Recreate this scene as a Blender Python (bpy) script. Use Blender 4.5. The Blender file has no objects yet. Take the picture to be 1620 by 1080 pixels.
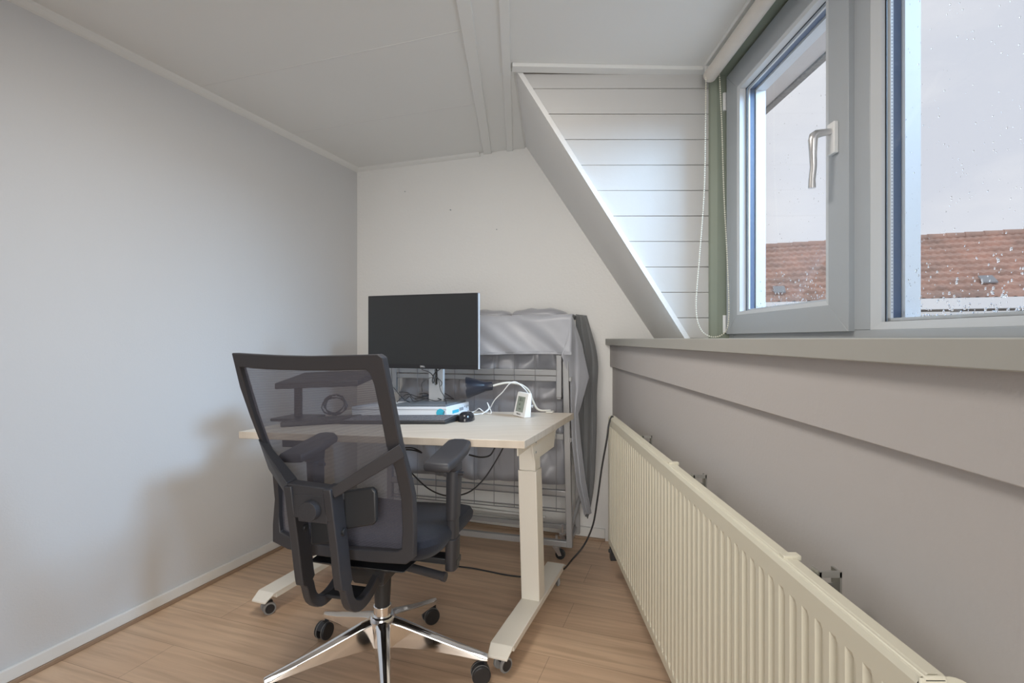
import bpy, bmesh, math, random
from mathutils import Vector, Matrix
random.seed(7)
C = bpy.context.scene
COL = C.collection
PI = math.pi
# ---------------------------------------------------------------- camera, sky, light, exposure
F = 820.0; EYE = 1.10
cam_d = bpy.data.cameras.new('camera'); cam = bpy.data.objects.new('camera', cam_d); COL.objects.link(cam)
cam_d.sensor_width = 36.0; cam_d.lens = 36.0 * F / 1620.0
cam_d.shift_y = -4.0 / 1620.0; cam_d.clip_start = 0.02; cam_d.clip_end = 300
cam.location = (0, 0, EYE); cam.rotation_euler = (PI / 2, 0, 0)
C.camera = cam
vs = C.view_settings
vs.view_transform = 'Standard'; vs.look = 'None'; vs.exposure = 0.0; vs.gamma = 1.0; vs.use_curve_mapping = False

world = bpy.data.worlds.new('overcast_sky'); C.world = world; world.use_nodes = True
nt = world.node_tree; nt.nodes.clear()
wo = nt.nodes.new('ShaderNodeOutputWorld'); bg = nt.nodes.new('ShaderNodeBackground')
tc = nt.nodes.new('ShaderNodeTexCoord'); mp = nt.nodes.new('ShaderNodeMapping'); mp.inputs['Scale'].default_value = (1.4, 1.4, 3.2)
nz = nt.nodes.new('ShaderNodeTexNoise'); nz.inputs['Scale'].default_value = 1.7; nz.inputs['Detail'].default_value = 5
rp = nt.nodes.new('ShaderNodeValToRGB')
rp.color_ramp.elements[0].position = 0.35; rp.color_ramp.elements[0].color = (0.72, 0.75, 0.84, 1)
rp.color_ramp.elements[1].position = 0.66; rp.color_ramp.elements[1].color = (0.95, 0.95, 0.98, 1)
nt.links.new(tc.outputs['Generated'], mp.inputs['Vector']); nt.links.new(mp.outputs[0], nz.inputs['Vector'])
nt.links.new(nz.outputs['Fac'], rp.inputs[0]); nt.links.new(rp.outputs[0], bg.inputs[0])
bg.inputs[1].default_value = 1.0; nt.links.new(bg.outputs[0], wo.inputs[0])

def area(name, loc, target, sx, sy, power, col):
    d = bpy.data.lights.new(name, 'AREA'); d.shape = 'RECTANGLE'; d.size = sx; d.size_y = sy
    d.energy = power; d.color = col
    o = bpy.data.objects.new(name, d); COL.objects.link(o); o.location = loc
    o.rotation_euler = (Vector(target) - Vector(loc)).to_track_quat('-Z', 'Y').to_euler()
    return o
# bright sky light entering through the long dormer window, beside and behind the camera
dl = area('daylight_at_window', (2.15, 1.15, 2.42), (-1.1, 2.75, 0.8), 1.2, 0.7, 54, (0.45, 0.70, 1.0))
dl.data.spread = math.radians(110)
# added fill light above the frame, shining down to brighten floor and desk
area('overhead_fill', (-0.38, 1.22, 2.16), (-0.38, 1.40, 0.0), 0.5, 0.5, 15, (1.0, 0.94, 0.86))
# added fill light before the closed rear wall, aimed at the far end
rf = area('rear_fill', (-0.2, -1.45, 1.1), (-0.1, 2.6, 0.65), 1.2, 1.5, 10, (1.0, 0.97, 0.92))
rf.data.spread = math.radians(75)

# ---------------------------------------------------------------- helpers
def W(px, py, D): return Vector(((px - 810.0) / F * D, D, EYE - (py - 536.0) / F * D))

def mat(name, col, rough=0.5, metal=0.0, spec=0.5, noise=None, bump=None, sheen=0, coat=0):
    m = bpy.data.materials.new(name); m.use_nodes = True; n = m.node_tree; b = n.nodes['Principled BSDF']
    b.inputs['Base Color'].default_value = (*col, 1); b.inputs['Roughness'].default_value = rough
    b.inputs['Metallic'].default_value = metal; b.inputs['Specular IOR Level'].default_value = spec
    if sheen: b.inputs['Sheen Weight'].default_value = sheen
    if coat: b.inputs['Coat Weight'].default_value = coat
    if noise or bump:
        t = n.nodes.new('ShaderNodeTexCoord')
    if noise:
        sc, amt = noise
        z = n.nodes.new('ShaderNodeTexNoise'); z.inputs['Scale'].default_value = sc; z.inputs['Detail'].default_value = 5
        mx = n.nodes.new('ShaderNodeMix'); mx.data_type = 'RGBA'
        mx.inputs[6].default_value = (*[c * (1 - amt) for c in col], 1); mx.inputs[7].default_value = (*[min(1, c * (1 + amt)) for c in col], 1)
        n.links.new(t.outputs['Object'], z.inputs['Vector']); n.links.new(z.outputs['Fac'], mx.inputs[0]); n.links.new(mx.outputs[2], b.inputs['Base Color'])
    if bump:
        sc, st = bump
        z = n.nodes.new('ShaderNodeTexNoise'); z.inputs['Scale'].default_value = sc; z.inputs['Detail'].default_value = 4
        bp = n.nodes.new('ShaderNodeBump'); bp.inputs['Strength'].default_value = st; bp.inputs['Distance'].default_value = 0.004
        n.links.new(t.outputs['Object'], z.inputs['Vector']); n.links.new(z.outputs['Fac'], bp.inputs['Height']); n.links.new(bp.outputs[0], b.inputs['Normal'])
    return m

M = {}
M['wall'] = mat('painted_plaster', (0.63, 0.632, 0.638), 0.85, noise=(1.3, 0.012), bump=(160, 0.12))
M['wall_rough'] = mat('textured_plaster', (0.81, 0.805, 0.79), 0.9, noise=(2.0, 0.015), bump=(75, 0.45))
M['ceil'] = mat('ceiling_board_paint', (0.84, 0.84, 0.82), 0.8, noise=(2.0, 0.01))
M['trimw'] = mat('white_trim_paint', (0.78, 0.78, 0.76), 0.5, bump=(60, 0.08))
M['knee'] = mat('knee_wall_paint', (0.53, 0.505, 0.495), 0.75, noise=(1.5, 0.015), bump=(120, 0.1))
M['sill'] = mat('sill_paint', (0.43, 0.425, 0.395), 0.5, noise=(5, 0.03))
M['plank'] = mat('old_white_plank_paint', (0.60, 0.59, 0.575), 0.6, noise=(3.5, 0.04), bump=(30, 0.2))
M['green'] = mat('sage_green_paint', (0.27, 0.305, 0.245), 0.55, noise=(6, 0.05))
M['upvc'] = mat('upvc_backlit', (0.42, 0.445, 0.47), 0.35, noise=(2, 0.01))  # white plastic greyed: the backlit shade of frame and sash is in the colour
M['gasket'] = mat('black_gasket', (0.03, 0.035, 0.045), 0.6)
M['spacer'] = mat('pane_spacer', (0.06, 0.10, 0.18), 0.4)
M['alu'] = mat('satin_aluminium', (0.72, 0.72, 0.73), 0.28, 0.9)
M['chrome'] = mat('polished_aluminium', (0.88, 0.87, 0.86), 0.09, 1.0)
M['cream'] = mat('cream_radiator_enamel', (0.74, 0.71, 0.585), 0.38)
M['blind'] = mat('beige_blind_fabric', (0.68, 0.63, 0.57), 0.9, noise=(30, 0.05))
M['bead'] = mat('ivory_beads', (0.86, 0.83, 0.70), 0.35)
M['black'] = mat('black_plastic', (0.028, 0.029, 0.032), 0.38, bump=(400, 0.05))
M['chairp'] = mat('charcoal_plastic', (0.040, 0.039, 0.044), 0.45, bump=(500, 0.06))
M['seatf'] = mat('black_blue_fabric', (0.012, 0.015, 0.026), 0.95, noise=(200, 0.3), bump=(350, 0.4), sheen=0.08)
M['rubber'] = mat('grey_tyre', (0.30, 0.30, 0.30), 0.6)
M['deskm'] = mat('cream_powder_coat', (0.88, 0.845, 0.765), 0.4)
M['screen'] = mat('matt_dark_screen', (0.020, 0.021, 0.022), 0.33, spec=0.6)
M['bezel'] = mat('monitor_bezel', (0.018, 0.018, 0.02), 0.4)
M['silver'] = mat('silver_plastic', (0.62, 0.63, 0.64), 0.4, 0.15)
M['bedm'] = mat('grey_tube_paint', (0.40, 0.40, 0.405), 0.35, 0.35)
M['wire'] = mat('grey_wire', (0.24, 0.24, 0.25), 0.4, 0.3)
M['cover'] = mat('silver_grey_satin', (0.42, 0.435, 0.48), 0.36, noise=(9, 0.08), sheen=0.3)
M['matt'] = mat('grey_mattress_satin', (0.33, 0.335, 0.365), 0.33, noise=(6, 0.10), sheen=0.2)
M['dcurt'] = mat('dark_grey_cloth', (0.17, 0.175, 0.18), 0.7, noise=(14, 0.12), sheen=0.2)
M['ccloth'] = mat('brown_grey_cloth', (0.22, 0.215, 0.21), 0.75, noise=(14, 0.12))
M['whitep'] = mat('white_plastic', (0.84, 0.84, 0.83), 0.35)
M['lcd'] = mat('lcd_glass', (0.30, 0.335, 0.29), 0.25)
M['ink'] = mat('dark_print', (0.03, 0.035, 0.03), 0.5)
M['boxw'] = mat('white_carton', (0.82, 0.85, 0.90), 0.4)
M['cyan'] = mat('cyan_print', (0.05, 0.48, 0.66), 0.4)
M['greyp'] = mat('grey_print', (0.32, 0.34, 0.37), 0.5)
M['dock'] = mat('dark_grey_case', (0.13, 0.145, 0.16), 0.4)
M['keyt'] = mat('key_caps', (0.17, 0.17, 0.185), 0.5)
M['lamp'] = mat('black_lamp_enamel', (0.018, 0.02, 0.03), 0.3)
M['steel'] = mat('steel_grey', (0.15, 0.17, 0.19), 0.45)
M['upvc_lit'] = mat('upvc_daylit', (0.62, 0.64, 0.66), 0.4)  # lighter copy of the same plastic, daylight on beads and outer edges painted in
M['beige'] = mat('beige_flex', (0.66, 0.63, 0.56), 0.5)
M['facade'] = mat('white_facade', (0.86, 0.88, 0.90), 0.6)
M['fwin'] = mat('far_window_glass', (0.36, 0.40, 0.38), 0.25)
M['soffit'] = mat('soffit_board', (0.55, 0.49, 0.45), 0.8, noise=(7, 0.06), bump=(60, 0.3))
M['dirt'] = mat('mossy_edge', (0.22, 0.20, 0.18), 0.95, noise=(60, 0.5), bump=(120, 0.8))
M['woodstrip'] = mat('oak_strip', (0.36, 0.25, 0.17), 0.5)
M['gap'] = mat('dark_gap', (0.035, 0.028, 0.022), 0.9)
M['screw'] = mat('steel_bracket', (0.42, 0.42, 0.40), 0.35, 0.8)

def glassmat():
    m = bpy.data.materials.new('window_glass'); m.use_nodes = True; n = m.node_tree; n.nodes.clear()
    o = n.nodes.new('ShaderNodeOutputMaterial'); mx = n.nodes.new('ShaderNodeMixShader'); t = n.nodes.new('ShaderNodeBsdfTransparent')
    g = n.nodes.new('ShaderNodeBsdfGlossy'); g.inputs['Roughness'].default_value = 0.02
    lw_ = n.nodes.new('ShaderNodeLayerWeight'); lw_.inputs[0].default_value = 0.5
    pw = n.nodes.new('ShaderNodeMath'); pw.operation = 'POWER'; pw.inputs[1].default_value = 5; n.links.new(lw_.outputs['Facing'], pw.inputs[0])
    fr = n.nodes.new('ShaderNodeMath'); fr.operation = 'MULTIPLY_ADD'; fr.inputs[1].default_value = 0.6; fr.inputs[2].default_value = 0.03; n.links.new(pw.outputs[0], fr.inputs[0])
    t.inputs[0].default_value = (0.985, 0.99, 0.99, 1)
    n.links.new(fr.outputs[0], mx.inputs[0]); n.links.new(t.outputs[0], mx.inputs[1]); n.links.new(g.outputs[0], mx.inputs[2]); n.links.new(mx.outputs[0], o.inputs[0])
    return m
M['glass'] = glassmat()
def dropmat():
    m = bpy.data.materials.new('water'); m.use_nodes = True; b = m.node_tree.nodes['Principled BSDF']
    b.inputs['Transmission Weight'].default_value = 1; b.inputs['IOR'].default_value = 1.33; b.inputs['Roughness'].default_value = 0.02
    b.inputs['Base Color'].default_value = (0.93, 0.94, 0.95, 1); return m
M['water'] = dropmat()
def meshfab():
    m = bpy.data.materials.new('chair_mesh'); m.use_nodes = True; n = m.node_tree; b = n.nodes['Principled BSDF']
    b.inputs['Base Color'].default_value = (0.085, 0.082, 0.105, 1); b.inputs['Roughness'].default_value = 0.7
    o = n.nodes['Material Output']; t = n.nodes.new('ShaderNodeBsdfTransparent'); mx = n.nodes.new('ShaderNodeMixShader')
    c = n.nodes.new('ShaderNodeTexCoord'); w = n.nodes.new('ShaderNodeTexWave'); w.bands_direction = 'Z'; w.inputs['Scale'].default_value = 130; w.inputs['Distortion'].default_value = 0.4
    mr = n.nodes.new('ShaderNodeMapRange'); mr.inputs[3].default_value = 0.60; mr.inputs[4].default_value = 0.82
    n.links.new(c.outputs['Object'], w.inputs[0]); n.links.new(w.outputs['Fac'], mr.inputs[0]); n.links.new(mr.outputs[0], mx.inputs[0])
    n.links.new(t.outputs[0], mx.inputs[1]); n.links.new(b.outputs[0], mx.inputs[2]); n.links.new(mx.outputs[0], o.inputs[0])
    return m
M['mesh'] = meshfab()
def floormat():
    m = bpy.data.materials.new('oak_laminate'); m.use_nodes = True; n = m.node_tree; b = n.nodes['Principled BSDF']
    b.inputs['Roughness'].default_value = 0.42; b.inputs['Specular IOR Level'].default_value = 0.45
    c = n.nodes.new('ShaderNodeTexCoord'); mp = n.nodes.new('ShaderNodeMapping'); mp.inputs['Rotation'].default_value = (0, 0, math.radians(19.5))
    br = n.nodes.new('ShaderNodeTexBrick'); br.inputs['Scale'].default_value = 1; br.inputs['Brick Width'].default_value = 1.29; br.inputs['Row Height'].default_value = 0.193
    br.inputs['Mortar Size'].default_value = 0.0011; br.inputs['Color1'].default_value = (0.64, 0.455, 0.315, 1); br.inputs['Color2'].default_value = (0.71, 0.525, 0.37, 1)
    br.inputs['Mortar'].default_value = (0.42, 0.29, 0.20, 1); br.offset = 0.37
    m2 = n.nodes.new('ShaderNodeMapping'); m2.inputs['Scale'].default_value = (1.6, 26, 1)
    z = n.nodes.new('ShaderNodeTexNoise'); z.inputs['Scale'].default_value = 1.6; z.inputs['Detail'].default_value = 7; z.inputs['Distortion'].default_value = 0.6
    rr = n.nodes.new('ShaderNodeValToRGB'); rr.color_ramp.elements[0].position = 0.32; rr.color_ramp.elements[0].color = (0.80, 0.76, 0.73, 1)
    rr.color_ramp.elements[1].position = 0.62; rr.color_ramp.elements[1].color = (1.05, 1.04, 1.03, 1)
    mx = n.nodes.new('ShaderNodeMix'); mx.data_type = 'RGBA'; mx.blend_type = 'MULTIPLY'; mx.inputs[0].default_value = 0.9
    n.links.new(c.outputs['Object'], mp.inputs[0]); n.links.new(mp.outputs[0], br.inputs[0]); n.links.new(mp.outputs[0], m2.inputs[0]); n.links.new(m2.outputs[0], z.inputs['Vector'])
    n.links.new(z.outputs['Fac'], rr.inputs[0]); n.links.new(br.outputs['Color'], mx.inputs[6]); n.links.new(rr.outputs[0], mx.inputs[7]); n.links.new(mx.outputs[2], b.inputs['Base Color'])
    return m
M['floor'] = floormat()
def woodtop():
    m = bpy.data.materials.new('pale_maple_laminate'); m.use_nodes = True; n = m.node_tree; b = n.nodes['Principled BSDF']; b.inputs['Roughness'].default_value = 0.42
    c = n.nodes.new('ShaderNodeTexCoord'); mp = n.nodes.new('ShaderNodeMapping'); mp.inputs['Rotation'].default_value = (0, 0, math.radians(16)); mp.inputs['Scale'].default_value = (2, 45, 2)
    z = n.nodes.new('ShaderNodeTexNoise'); z.inputs['Scale'].default_value = 1.5; z.inputs['Detail'].default_value = 5
    rr = n.nodes.new('ShaderNodeValToRGB'); rr.color_ramp.elements[0].position = 0.3; rr.color_ramp.elements[0].color = (0.60, 0.525, 0.435, 1)
    rr.color_ramp.elements[1].position = 0.7; rr.color_ramp.elements[1].color = (0.70, 0.625, 0.535, 1)
    n.links.new(c.outputs['Object'], mp.inputs[0]); n.links.new(mp.outputs[0], z.inputs['Vector']); n.links.new(z.outputs['Fac'], rr.inputs[0]); n.links.new(rr.outputs[0], b.inputs['Base Color'])
    return m
M['top'] = woodtop()
def tilemat():
    m = bpy.data.materials.new('weathered_clay_tile'); m.use_nodes = True; n = m.node_tree; b = n.nodes['Principled BSDF']; b.inputs['Roughness'].default_value = 0.8
    c = n.nodes.new('ShaderNodeTexCoord'); z = n.nodes.new('ShaderNodeTexNoise'); z.inputs['Scale'].default_value = 1.1; z.inputs['Detail'].default_value = 8; z.inputs['Roughness'].default_value = 0.7
    rr = n.nodes.new('ShaderNodeValToRGB'); rr.color_ramp.elements[0].position = 0.36; rr.color_ramp.elements[0].color = (0.40, 0.29, 0.25, 1)
    rr.color_ramp.elements[1].position = 0.64; rr.color_ramp.elements[1].color = (0.66, 0.42, 0.34, 1)
    n.links.new(c.outputs['Object'], z.inputs['Vector']); n.links.new(z.outputs['Fac'], rr.inputs[0]); n.links.new(rr.outputs[0], b.inputs['Base Color'])
    return m
M['tile'] = tilemat()

class MB:
    def __init__(s): s.v = []; s.f = []
    def add(s, vs_, fs):
        k = len(s.v); s.v += [Vector(v) for v in vs_]; s.f += [tuple(i + k for i in f) for f in fs]; return s
    def box(s, c, size, rot=None):
        c = Vector(c); h = Vector(size) / 2
        P = [Vector((x * h.x, y * h.y, z * h.z)) for x in (-1, 1) for y in (-1, 1) for z in (-1, 1)]
        if rot is not None: P = [rot @ p for p in P]
        return s.add([c + p for p in P], [(0, 1, 3, 2), (4, 6, 7, 5), (0, 4, 5, 1), (2, 3, 7, 6), (0, 2, 6, 4), (1, 5, 7, 3)])
    def hexa(s, A, B):   # two matching loops of points -> closed prism
        n = len(A)
        return s.add(list(A) + list(B), [tuple(range(n - 1, -1, -1)), tuple(range(n, 2 * n))] + [(i, (i + 1) % n, n + (i + 1) % n, n + i) for i in range(n)])
    def prism(s, poly, z0, z1): return s.hexa([(x, y, z0) for x, y in poly], [(x, y, z1) for x, y in poly])
    def ext(s, loop, d): d = Vector(d); return s.hexa([Vector(p) for p in loop], [Vector(p) + d for p in loop])
    def bar(s, a, b, w, h, up=(0, 0, 1)):   # rectangular bar a->b, width w (sideways) height h (along up)
        a = Vector(a); b = Vector(b); t = (b - a).normalized(); up = Vector(up)
        sd = t.cross(up).normalized(); u = sd.cross(t).normalized()
        L = [sd * w / 2 + u * h / 2, -sd * w / 2 + u * h / 2, -sd * w / 2 - u * h / 2, sd * w / 2 - u * h / 2]
        return s.hexa([a + q for q in L], [b + q for q in L])
    def tube(s, pts, r, n=10, closed=False, cap=True):
        pts = [Vector(p) for p in pts]; m = len(pts); R = r if isinstance(r, (list, tuple)) else [r] * m
        rings = []; prev = None
        for i, p in enumerate(pts):
            if closed: t = pts[(i + 1) % m] - pts[i - 1]
            else: t = pts[min(i + 1, m - 1)] - pts[max(i - 1, 0)]
            t.normalize()
            if prev is None:
                u = t.orthogonal().normalized()
            else:
                u = prev - t * prev.dot(t)
                u = u.normalized() if u.length > 1e-6 else t.orthogonal().normalized()
            prev = u; w = t.cross(u)
            rings.append([p + (u * math.cos(2 * PI * k / n) + w * math.sin(2 * PI * k / n)) * R[i] for k in range(n)])
        vs_ = [q for rg in rings for q in rg]; fs = []
        for i in range(m if closed else m - 1):
            j = (i + 1) % m
            for k in range(n): fs.append((i * n + k, i * n + (k + 1) % n, j * n + (k + 1) % n, j * n + k))
        if cap and not closed: fs += [tuple(range(n - 1, -1, -1)), tuple(range((m - 1) * n, m * n))]
        return s.add(vs_, fs)
    def cyl(s, a, b, r, n=20, r2=None): return s.tube([a, b], [r, r if r2 is None else r2], n)
    def grid(s, G, thick=None):
        nr = len(G); nc = len(G[0]); vs_ = [p for r in G for p in r]
        return s.add(vs_, [(i * nc + j, i * nc + j + 1, (i + 1) * nc + j + 1, (i + 1) * nc + j) for i in range(nr - 1) for j in range(nc - 1)])
    def ball(s, c, r, n=8, sc=(1, 1, 1)):
        c = Vector(c); vs_ = []; fs = []
        for i in range(1, n // 2):
            th = PI * i / (n // 2)
            for k in range(n):
                ph = 2 * PI * k / n; vs_.append(c + Vector((math.sin(th) * math.cos(ph) * sc[0], math.sin(th) * math.sin(ph) * sc[1], math.cos(th) * sc[2])) * r)
        top = len(vs_); vs_ += [c + Vector((0, 0, r * sc[2])), c - Vector((0, 0, r * sc[2]))]
        q = n // 2 - 1
        for i in range(q - 1):
            for k in range(n): fs.append((i * n + k, (i + 1) * n + k, (i + 1) * n + (k + 1) % n, i * n + (k + 1) % n))
        for k in range(n): fs += [(top, k, (k + 1) % n), (top + 1, (q - 1) * n + (k + 1) % n, (q - 1) * n + k)]
        return s.add(vs_, fs)
    def build(s, name, m, parent=None, bevel=0, seg=2, smooth=False, solid=0, sub=0, origin=None):
        me = bpy.data.meshes.new(name); V = s.v
        if origin is None and parent is None and V:
            xs = [v.x for v in V]; ys = [v.y for v in V]; zs = [v.z for v in V]
            origin = Vector(((min(xs) + max(xs)) / 2, (min(ys) + max(ys)) / 2, min(zs)))
        off = Vector(origin) if origin is not None else Vector((0, 0, 0))
        me.from_pydata([tuple(v - off) for v in V], [], s.f)
        bm = bmesh.new(); bm.from_mesh(me); bmesh.ops.recalc_face_normals(bm, faces=bm.faces); bm.to_mesh(me); bm.free()
        o = bpy.data.objects.new(name, me); COL.objects.link(o); o.location = off
        me.materials.append(m)
        if parent is not None: o.parent = parent
        if solid: q = o.modifiers.new('s', 'SOLIDIFY'); q.thickness = solid; q.offset = 0
        if bevel: q = o.modifiers.new('b', 'BEVEL'); q.width = bevel; q.segments = seg; q.limit_method = 'ANGLE'; q.angle_limit = math.radians(35)
        if sub: q = o.modifiers.new('u', 'SUBSURF'); q.levels = sub; q.render_levels = sub
        if smooth or bevel or sub:
            for p in me.polygons: p.use_smooth = True
            if not sub:
                me.set_sharp_from_angle(angle=math.radians(40))
        return o

def tag(o, label=None, cat=None, group=None, kind=None):
    if label: o['label'] = label
    if cat: o['category'] = cat
    if group: o['group'] = group
    if kind: o['kind'] = kind
    return o
def empty(name, loc, rz=0):
    o = bpy.data.objects.new(name, None); COL.objects.link(o); o.location = loc; o.rotation_euler = (0, 0, rz); o.empty_display_size = 0.1; return o
def dup(o, parent):
    c = o.copy(); COL.objects.link(c); c.parent = parent
    for ch in list(o.children): dup(ch, c)
    return c
def spline(pts, n=8):
    P = [Vector(p) for p in pts]; out = []
    for i in range(len(P) - 1):
        p0 = P[max(i - 1, 0)]; p1 = P[i]; p2 = P[i + 1]; p3 = P[min(i + 2, len(P) - 1)]
        for k in range(n):
            t = k / n; out.append(0.5 * ((2 * p1) + (p2 - p0) * t + (2 * p0 - 5 * p1 + 4 * p2 - p3) * t * t + (3 * p1 - p0 - 3 * p2 + p3) * t ** 3))
    out.append(P[-1]); return out
def text(name, s, size, m, parent, loc, rot, ext=0.0002, align='CENTER', kids=None):
    c = bpy.data.curves.new(name, 'FONT'); c.body = s; c.size = size; c.extrude = ext; c.align_x = align; c.align_y = 'CENTER'
    t = bpy.data.objects.new(name + '_tmp', c); COL.objects.link(t); bpy.context.view_layer.update()
    me = bpy.data.meshes.new_from_object(t); bpy.data.objects.remove(t)
    o = bpy.data.objects.new(name, me); COL.objects.link(o); me.materials.clear(); me.materials.append(m); o.parent = parent
    o.matrix_basis = Matrix.Translation(loc) @ rot.to_4x4()
    return o

# ---------------------------------------------------------------- room shell
H = 2.20
SK = 0.0098                                  # the dormer side runs almost straight away from the viewer
def R(x0, D, z): return Vector((x0 + SK * D, D, z))
CL = Vector((-1.002, 3.353, 0))              # far left room corner
BW = Vector((0.9438, -0.3305, 0))            # along the far wall
TL = 0.3515                                  # left wall: dX/dD
def left(D, off=0): return Vector((CL.x - (CL.y - D) * TL + off, D - off * TL, 0))
def back(t, off=0): return CL + BW * t - Vector((0.3305, 0.9438, 0)) * off
YB = -1.6
lw = left(YB)
def struct(o): o['kind'] = 'structure'; return o

fl = [(lw.x - .15, YB - .15), (0.75, YB - .15), (0.75, 2.75), (back(2.0).x, back(2.0).y + .1), (CL.x - .02, CL.y + .12), (CL.x - .15, CL.y + .05)]
struct(MB().prism(fl, -0.08, 0).build('floor', M['floor'], origin=(0, 0, 0)))
nl = Vector((-1, TL, 0)).normalized() * 0.12
a, b = CL + Vector((0, 0, 0)), lw
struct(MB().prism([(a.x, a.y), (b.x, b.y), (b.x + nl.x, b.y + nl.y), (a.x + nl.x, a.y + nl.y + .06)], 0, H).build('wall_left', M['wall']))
nb = Vector((0.3305, 0.9438, 0)) * 0.12
a, b = back(0), back(1.9)
struct(MB().prism([(a.x, a.y), (b.x, b.y), (b.x + nb.x, b.y + nb.y), (a.x + nb.x, a.y + nb.y)], 0, H).build('wall_back', M['wall_rough']))
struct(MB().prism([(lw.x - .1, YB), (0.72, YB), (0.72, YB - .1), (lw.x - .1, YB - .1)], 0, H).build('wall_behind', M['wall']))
# ceiling slab over the room and the dormer
ce = [(lw.x - .15, YB - .1), (0.95, YB - .1), (0.97, 2.22), (0.72, 2.22), (0.72, 3.0), (back(1.0).x, back(1.0).y + .2), (CL.x - .15, CL.y + .2)]
ceil = struct(MB().prism(ce, H, H + 0.1).build('ceiling', M['ceil']))
# shallow joints between the ceiling boards and battens, parts of the ceiling
def cpart(mb, nm, m=M['ceil'], bevel=0.002):
    o = mb.build(nm, m, None, bevel=bevel, origin=ceil.location); o.location = (0, 0, 0); o.parent = ceil; return o
j = MB()
for D0 in (1.961 - .74, 1.961, 2.70):
    p = Vector(((600 - 810) / F * D0, D0, H)) if D0 == 1.961 else Vector(((518 - 810) / F * 2.70, 2.70, H)) if D0 == 2.70 else Vector((-.25, 1.21, H))
    d = BW
    # run from the left wall to the first batten
    t1 = (-0.190 + SK * p.y - p.x) / d.x
    t0 = -((p.x - left(p.y).x) / (d.x + TL * -d.y)) if True else 0
    A_ = p + d * (t0 + .02); B_ = p + d * t1
    j.bar(A_, B_, 0.005, 0.0016)
cpart(j, 'board_joint', M['trimw'], 0.001)
yb1 = lambda x: back((x - CL.x) / BW.x).y
for x0, x1, th in ((-.197, -.150, .012), (-.060, -.025, .012)):
    A_ = [R(x0, YB, H - th), R(x1, YB, H - th), R(x1, yb1(x1) if x0 < -.1 else yb1(x1), H - th), R(x0, yb1(x0), H - th)]
    cpart(MB().ext(A_, (0, 0, th)), 'batten')
A_ = [R(-.150, YB, H - .003), R(-.060, YB, H - .003), R(-.060, yb1(-.06), H - .003), R(-.150, yb1(-.15), H - .003)]
cpart(MB().ext(A_, (0, 0, .003)), 'flat_panel', bevel=0)
cpart(MB().ext([R(-.025, yb1(-.02), H - .006), R(.045, yb1(.05), H - .006), R(-.015, 2.12, H - .006), R(-.025, 2.12, H - .006)], (0, 0, .006)), 'filler_panel', bevel=0)
cpart(MB().bar(R(-.02, 2.085, H - .008), R(.79, 2.115, H - .008), .05, .016), 'dormer_batten')
cpart(MB().bar(R(.765, 2.09, H - .008), R(.765, YB, H - .008), .035, .016), 'window_batten')
# cove along left and far walls
cv = MB()
def cove(A, B, nrm, s=.026):
    A = Vector(A); B = Vector(B); n = Vector(nrm)
    L = [Vector((0, 0, 0)), n * s, n * s * .8 - Vector((0, 0, s * .35)), n * s * .35 - Vector((0, 0, s * .8)), Vector((0, 0, -s))]
    cv.hexa([A + q for q in L], [B + q for q in L])
cove(left(YB) + Vector((0, 0, H)), CL + Vector((0, 0, H)), -Vector((-1, TL, 0)).normalized())
struct(cv.build('trim_1', M['trimw'], smooth=False)); cv = MB()
cove(CL + Vector((0, 0, H)), back(.862) + Vector((0, 0, H)), -nb.normalized(), .022)
struct(cv.build('trim_2', M['trimw']))
# baseboards
nI = -Vector((-1, TL, 0)).normalized()
def strip(name, A, B, n, th, z0, z1, m): 
    return struct(MB().ext([A + Vector((0, 0, z0)), B + Vector((0, 0, z0)), B + Vector((0, 0, z1)), A + Vector((0, 0, z1))], n * th).build(name, m, bevel=.0025))
strip('baseboard_left', left(YB), CL, nI, .014, .016, .058, M['trimw'])
strip('trim_3', left(YB), CL, nI, .017, 0, .0155, M['woodstrip'])
nI2 = -nb.normalized()
strip('baseboard_back', CL, back(1.60), nI2, .014, .016, .068, M['trimw'])
strip('trim_4', CL, back(1.60), nI2, .018, 0, .0155, M['woodstrip'])

# knee wall under the window, its upper board, the sill
KX = 0.517
struct(MB().ext([R(KX, YB, 0), R(KX, 2.815, 0), R(KX + .1, 2.79, 0), R(KX + .1, YB, 0)], (0, 0, 1.07)).build('wall_right', M['knee']))
struct(MB().ext([R(KX - .013, YB, .951), R(KX - .013, 2.818, .951), R(KX, 2.815, .951), R(KX, YB, .951)], (0, 0, .118)).build('trim_5', M['knee'], bevel=.002))
struct(MB().ext([R(.481, YB, 1.068), R(.481, 2.826, 1.068), R(.76, 2.74, 1.068), R(.90, 2.12, 1.068), R(.90, YB, 1.068)], (0, 0, .0335)).build('window_sill', M['sill'], bevel=.002))
# sloping roof surface between far wall and dormer opening
A = Vector((.083, 2.973, H)); B = Vector((.752, 2.738, 1.10)); Cc = Vector((.706, 2.115, 1.10)); Dd = Vector((.013, 2.115, H))
nrm = (B - A).cross(Cc - A).normalized(); nrm = nrm if nrm.x > 0 else -nrm
A2, B2, C2, D2 = A + Vector((.03, 0, 0)), B + Vector((.03, 0, 0)), Cc + Vector((.023, 0, 0)), Dd + Vector((.023, 0, 0))
g = MB(); n_ = 14
def bil(p, q, r, s, u, v): return (p * (1 - u) + q * u) * (1 - v) + (s * (1 - u) + r * u) * v
G1 = [[bil(A, B, Cc, Dd, i / n_, k / n_) for k in range(n_ + 1)] for i in range(n_ + 1)]
g.grid(G1); g.grid([[bil(A2, B2, C2, D2, i / n_, k / n_) for k in range(n_ + 1)] for i in range(n_ + 1)])
g.add([Cc, Dd, D2, C2], [(0, 1, 2, 3)]); g.add([A, B, B2, A2], [(0, 1, 2, 3)])
struct(g.build('wall_slope', M['wall_rough']))
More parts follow.
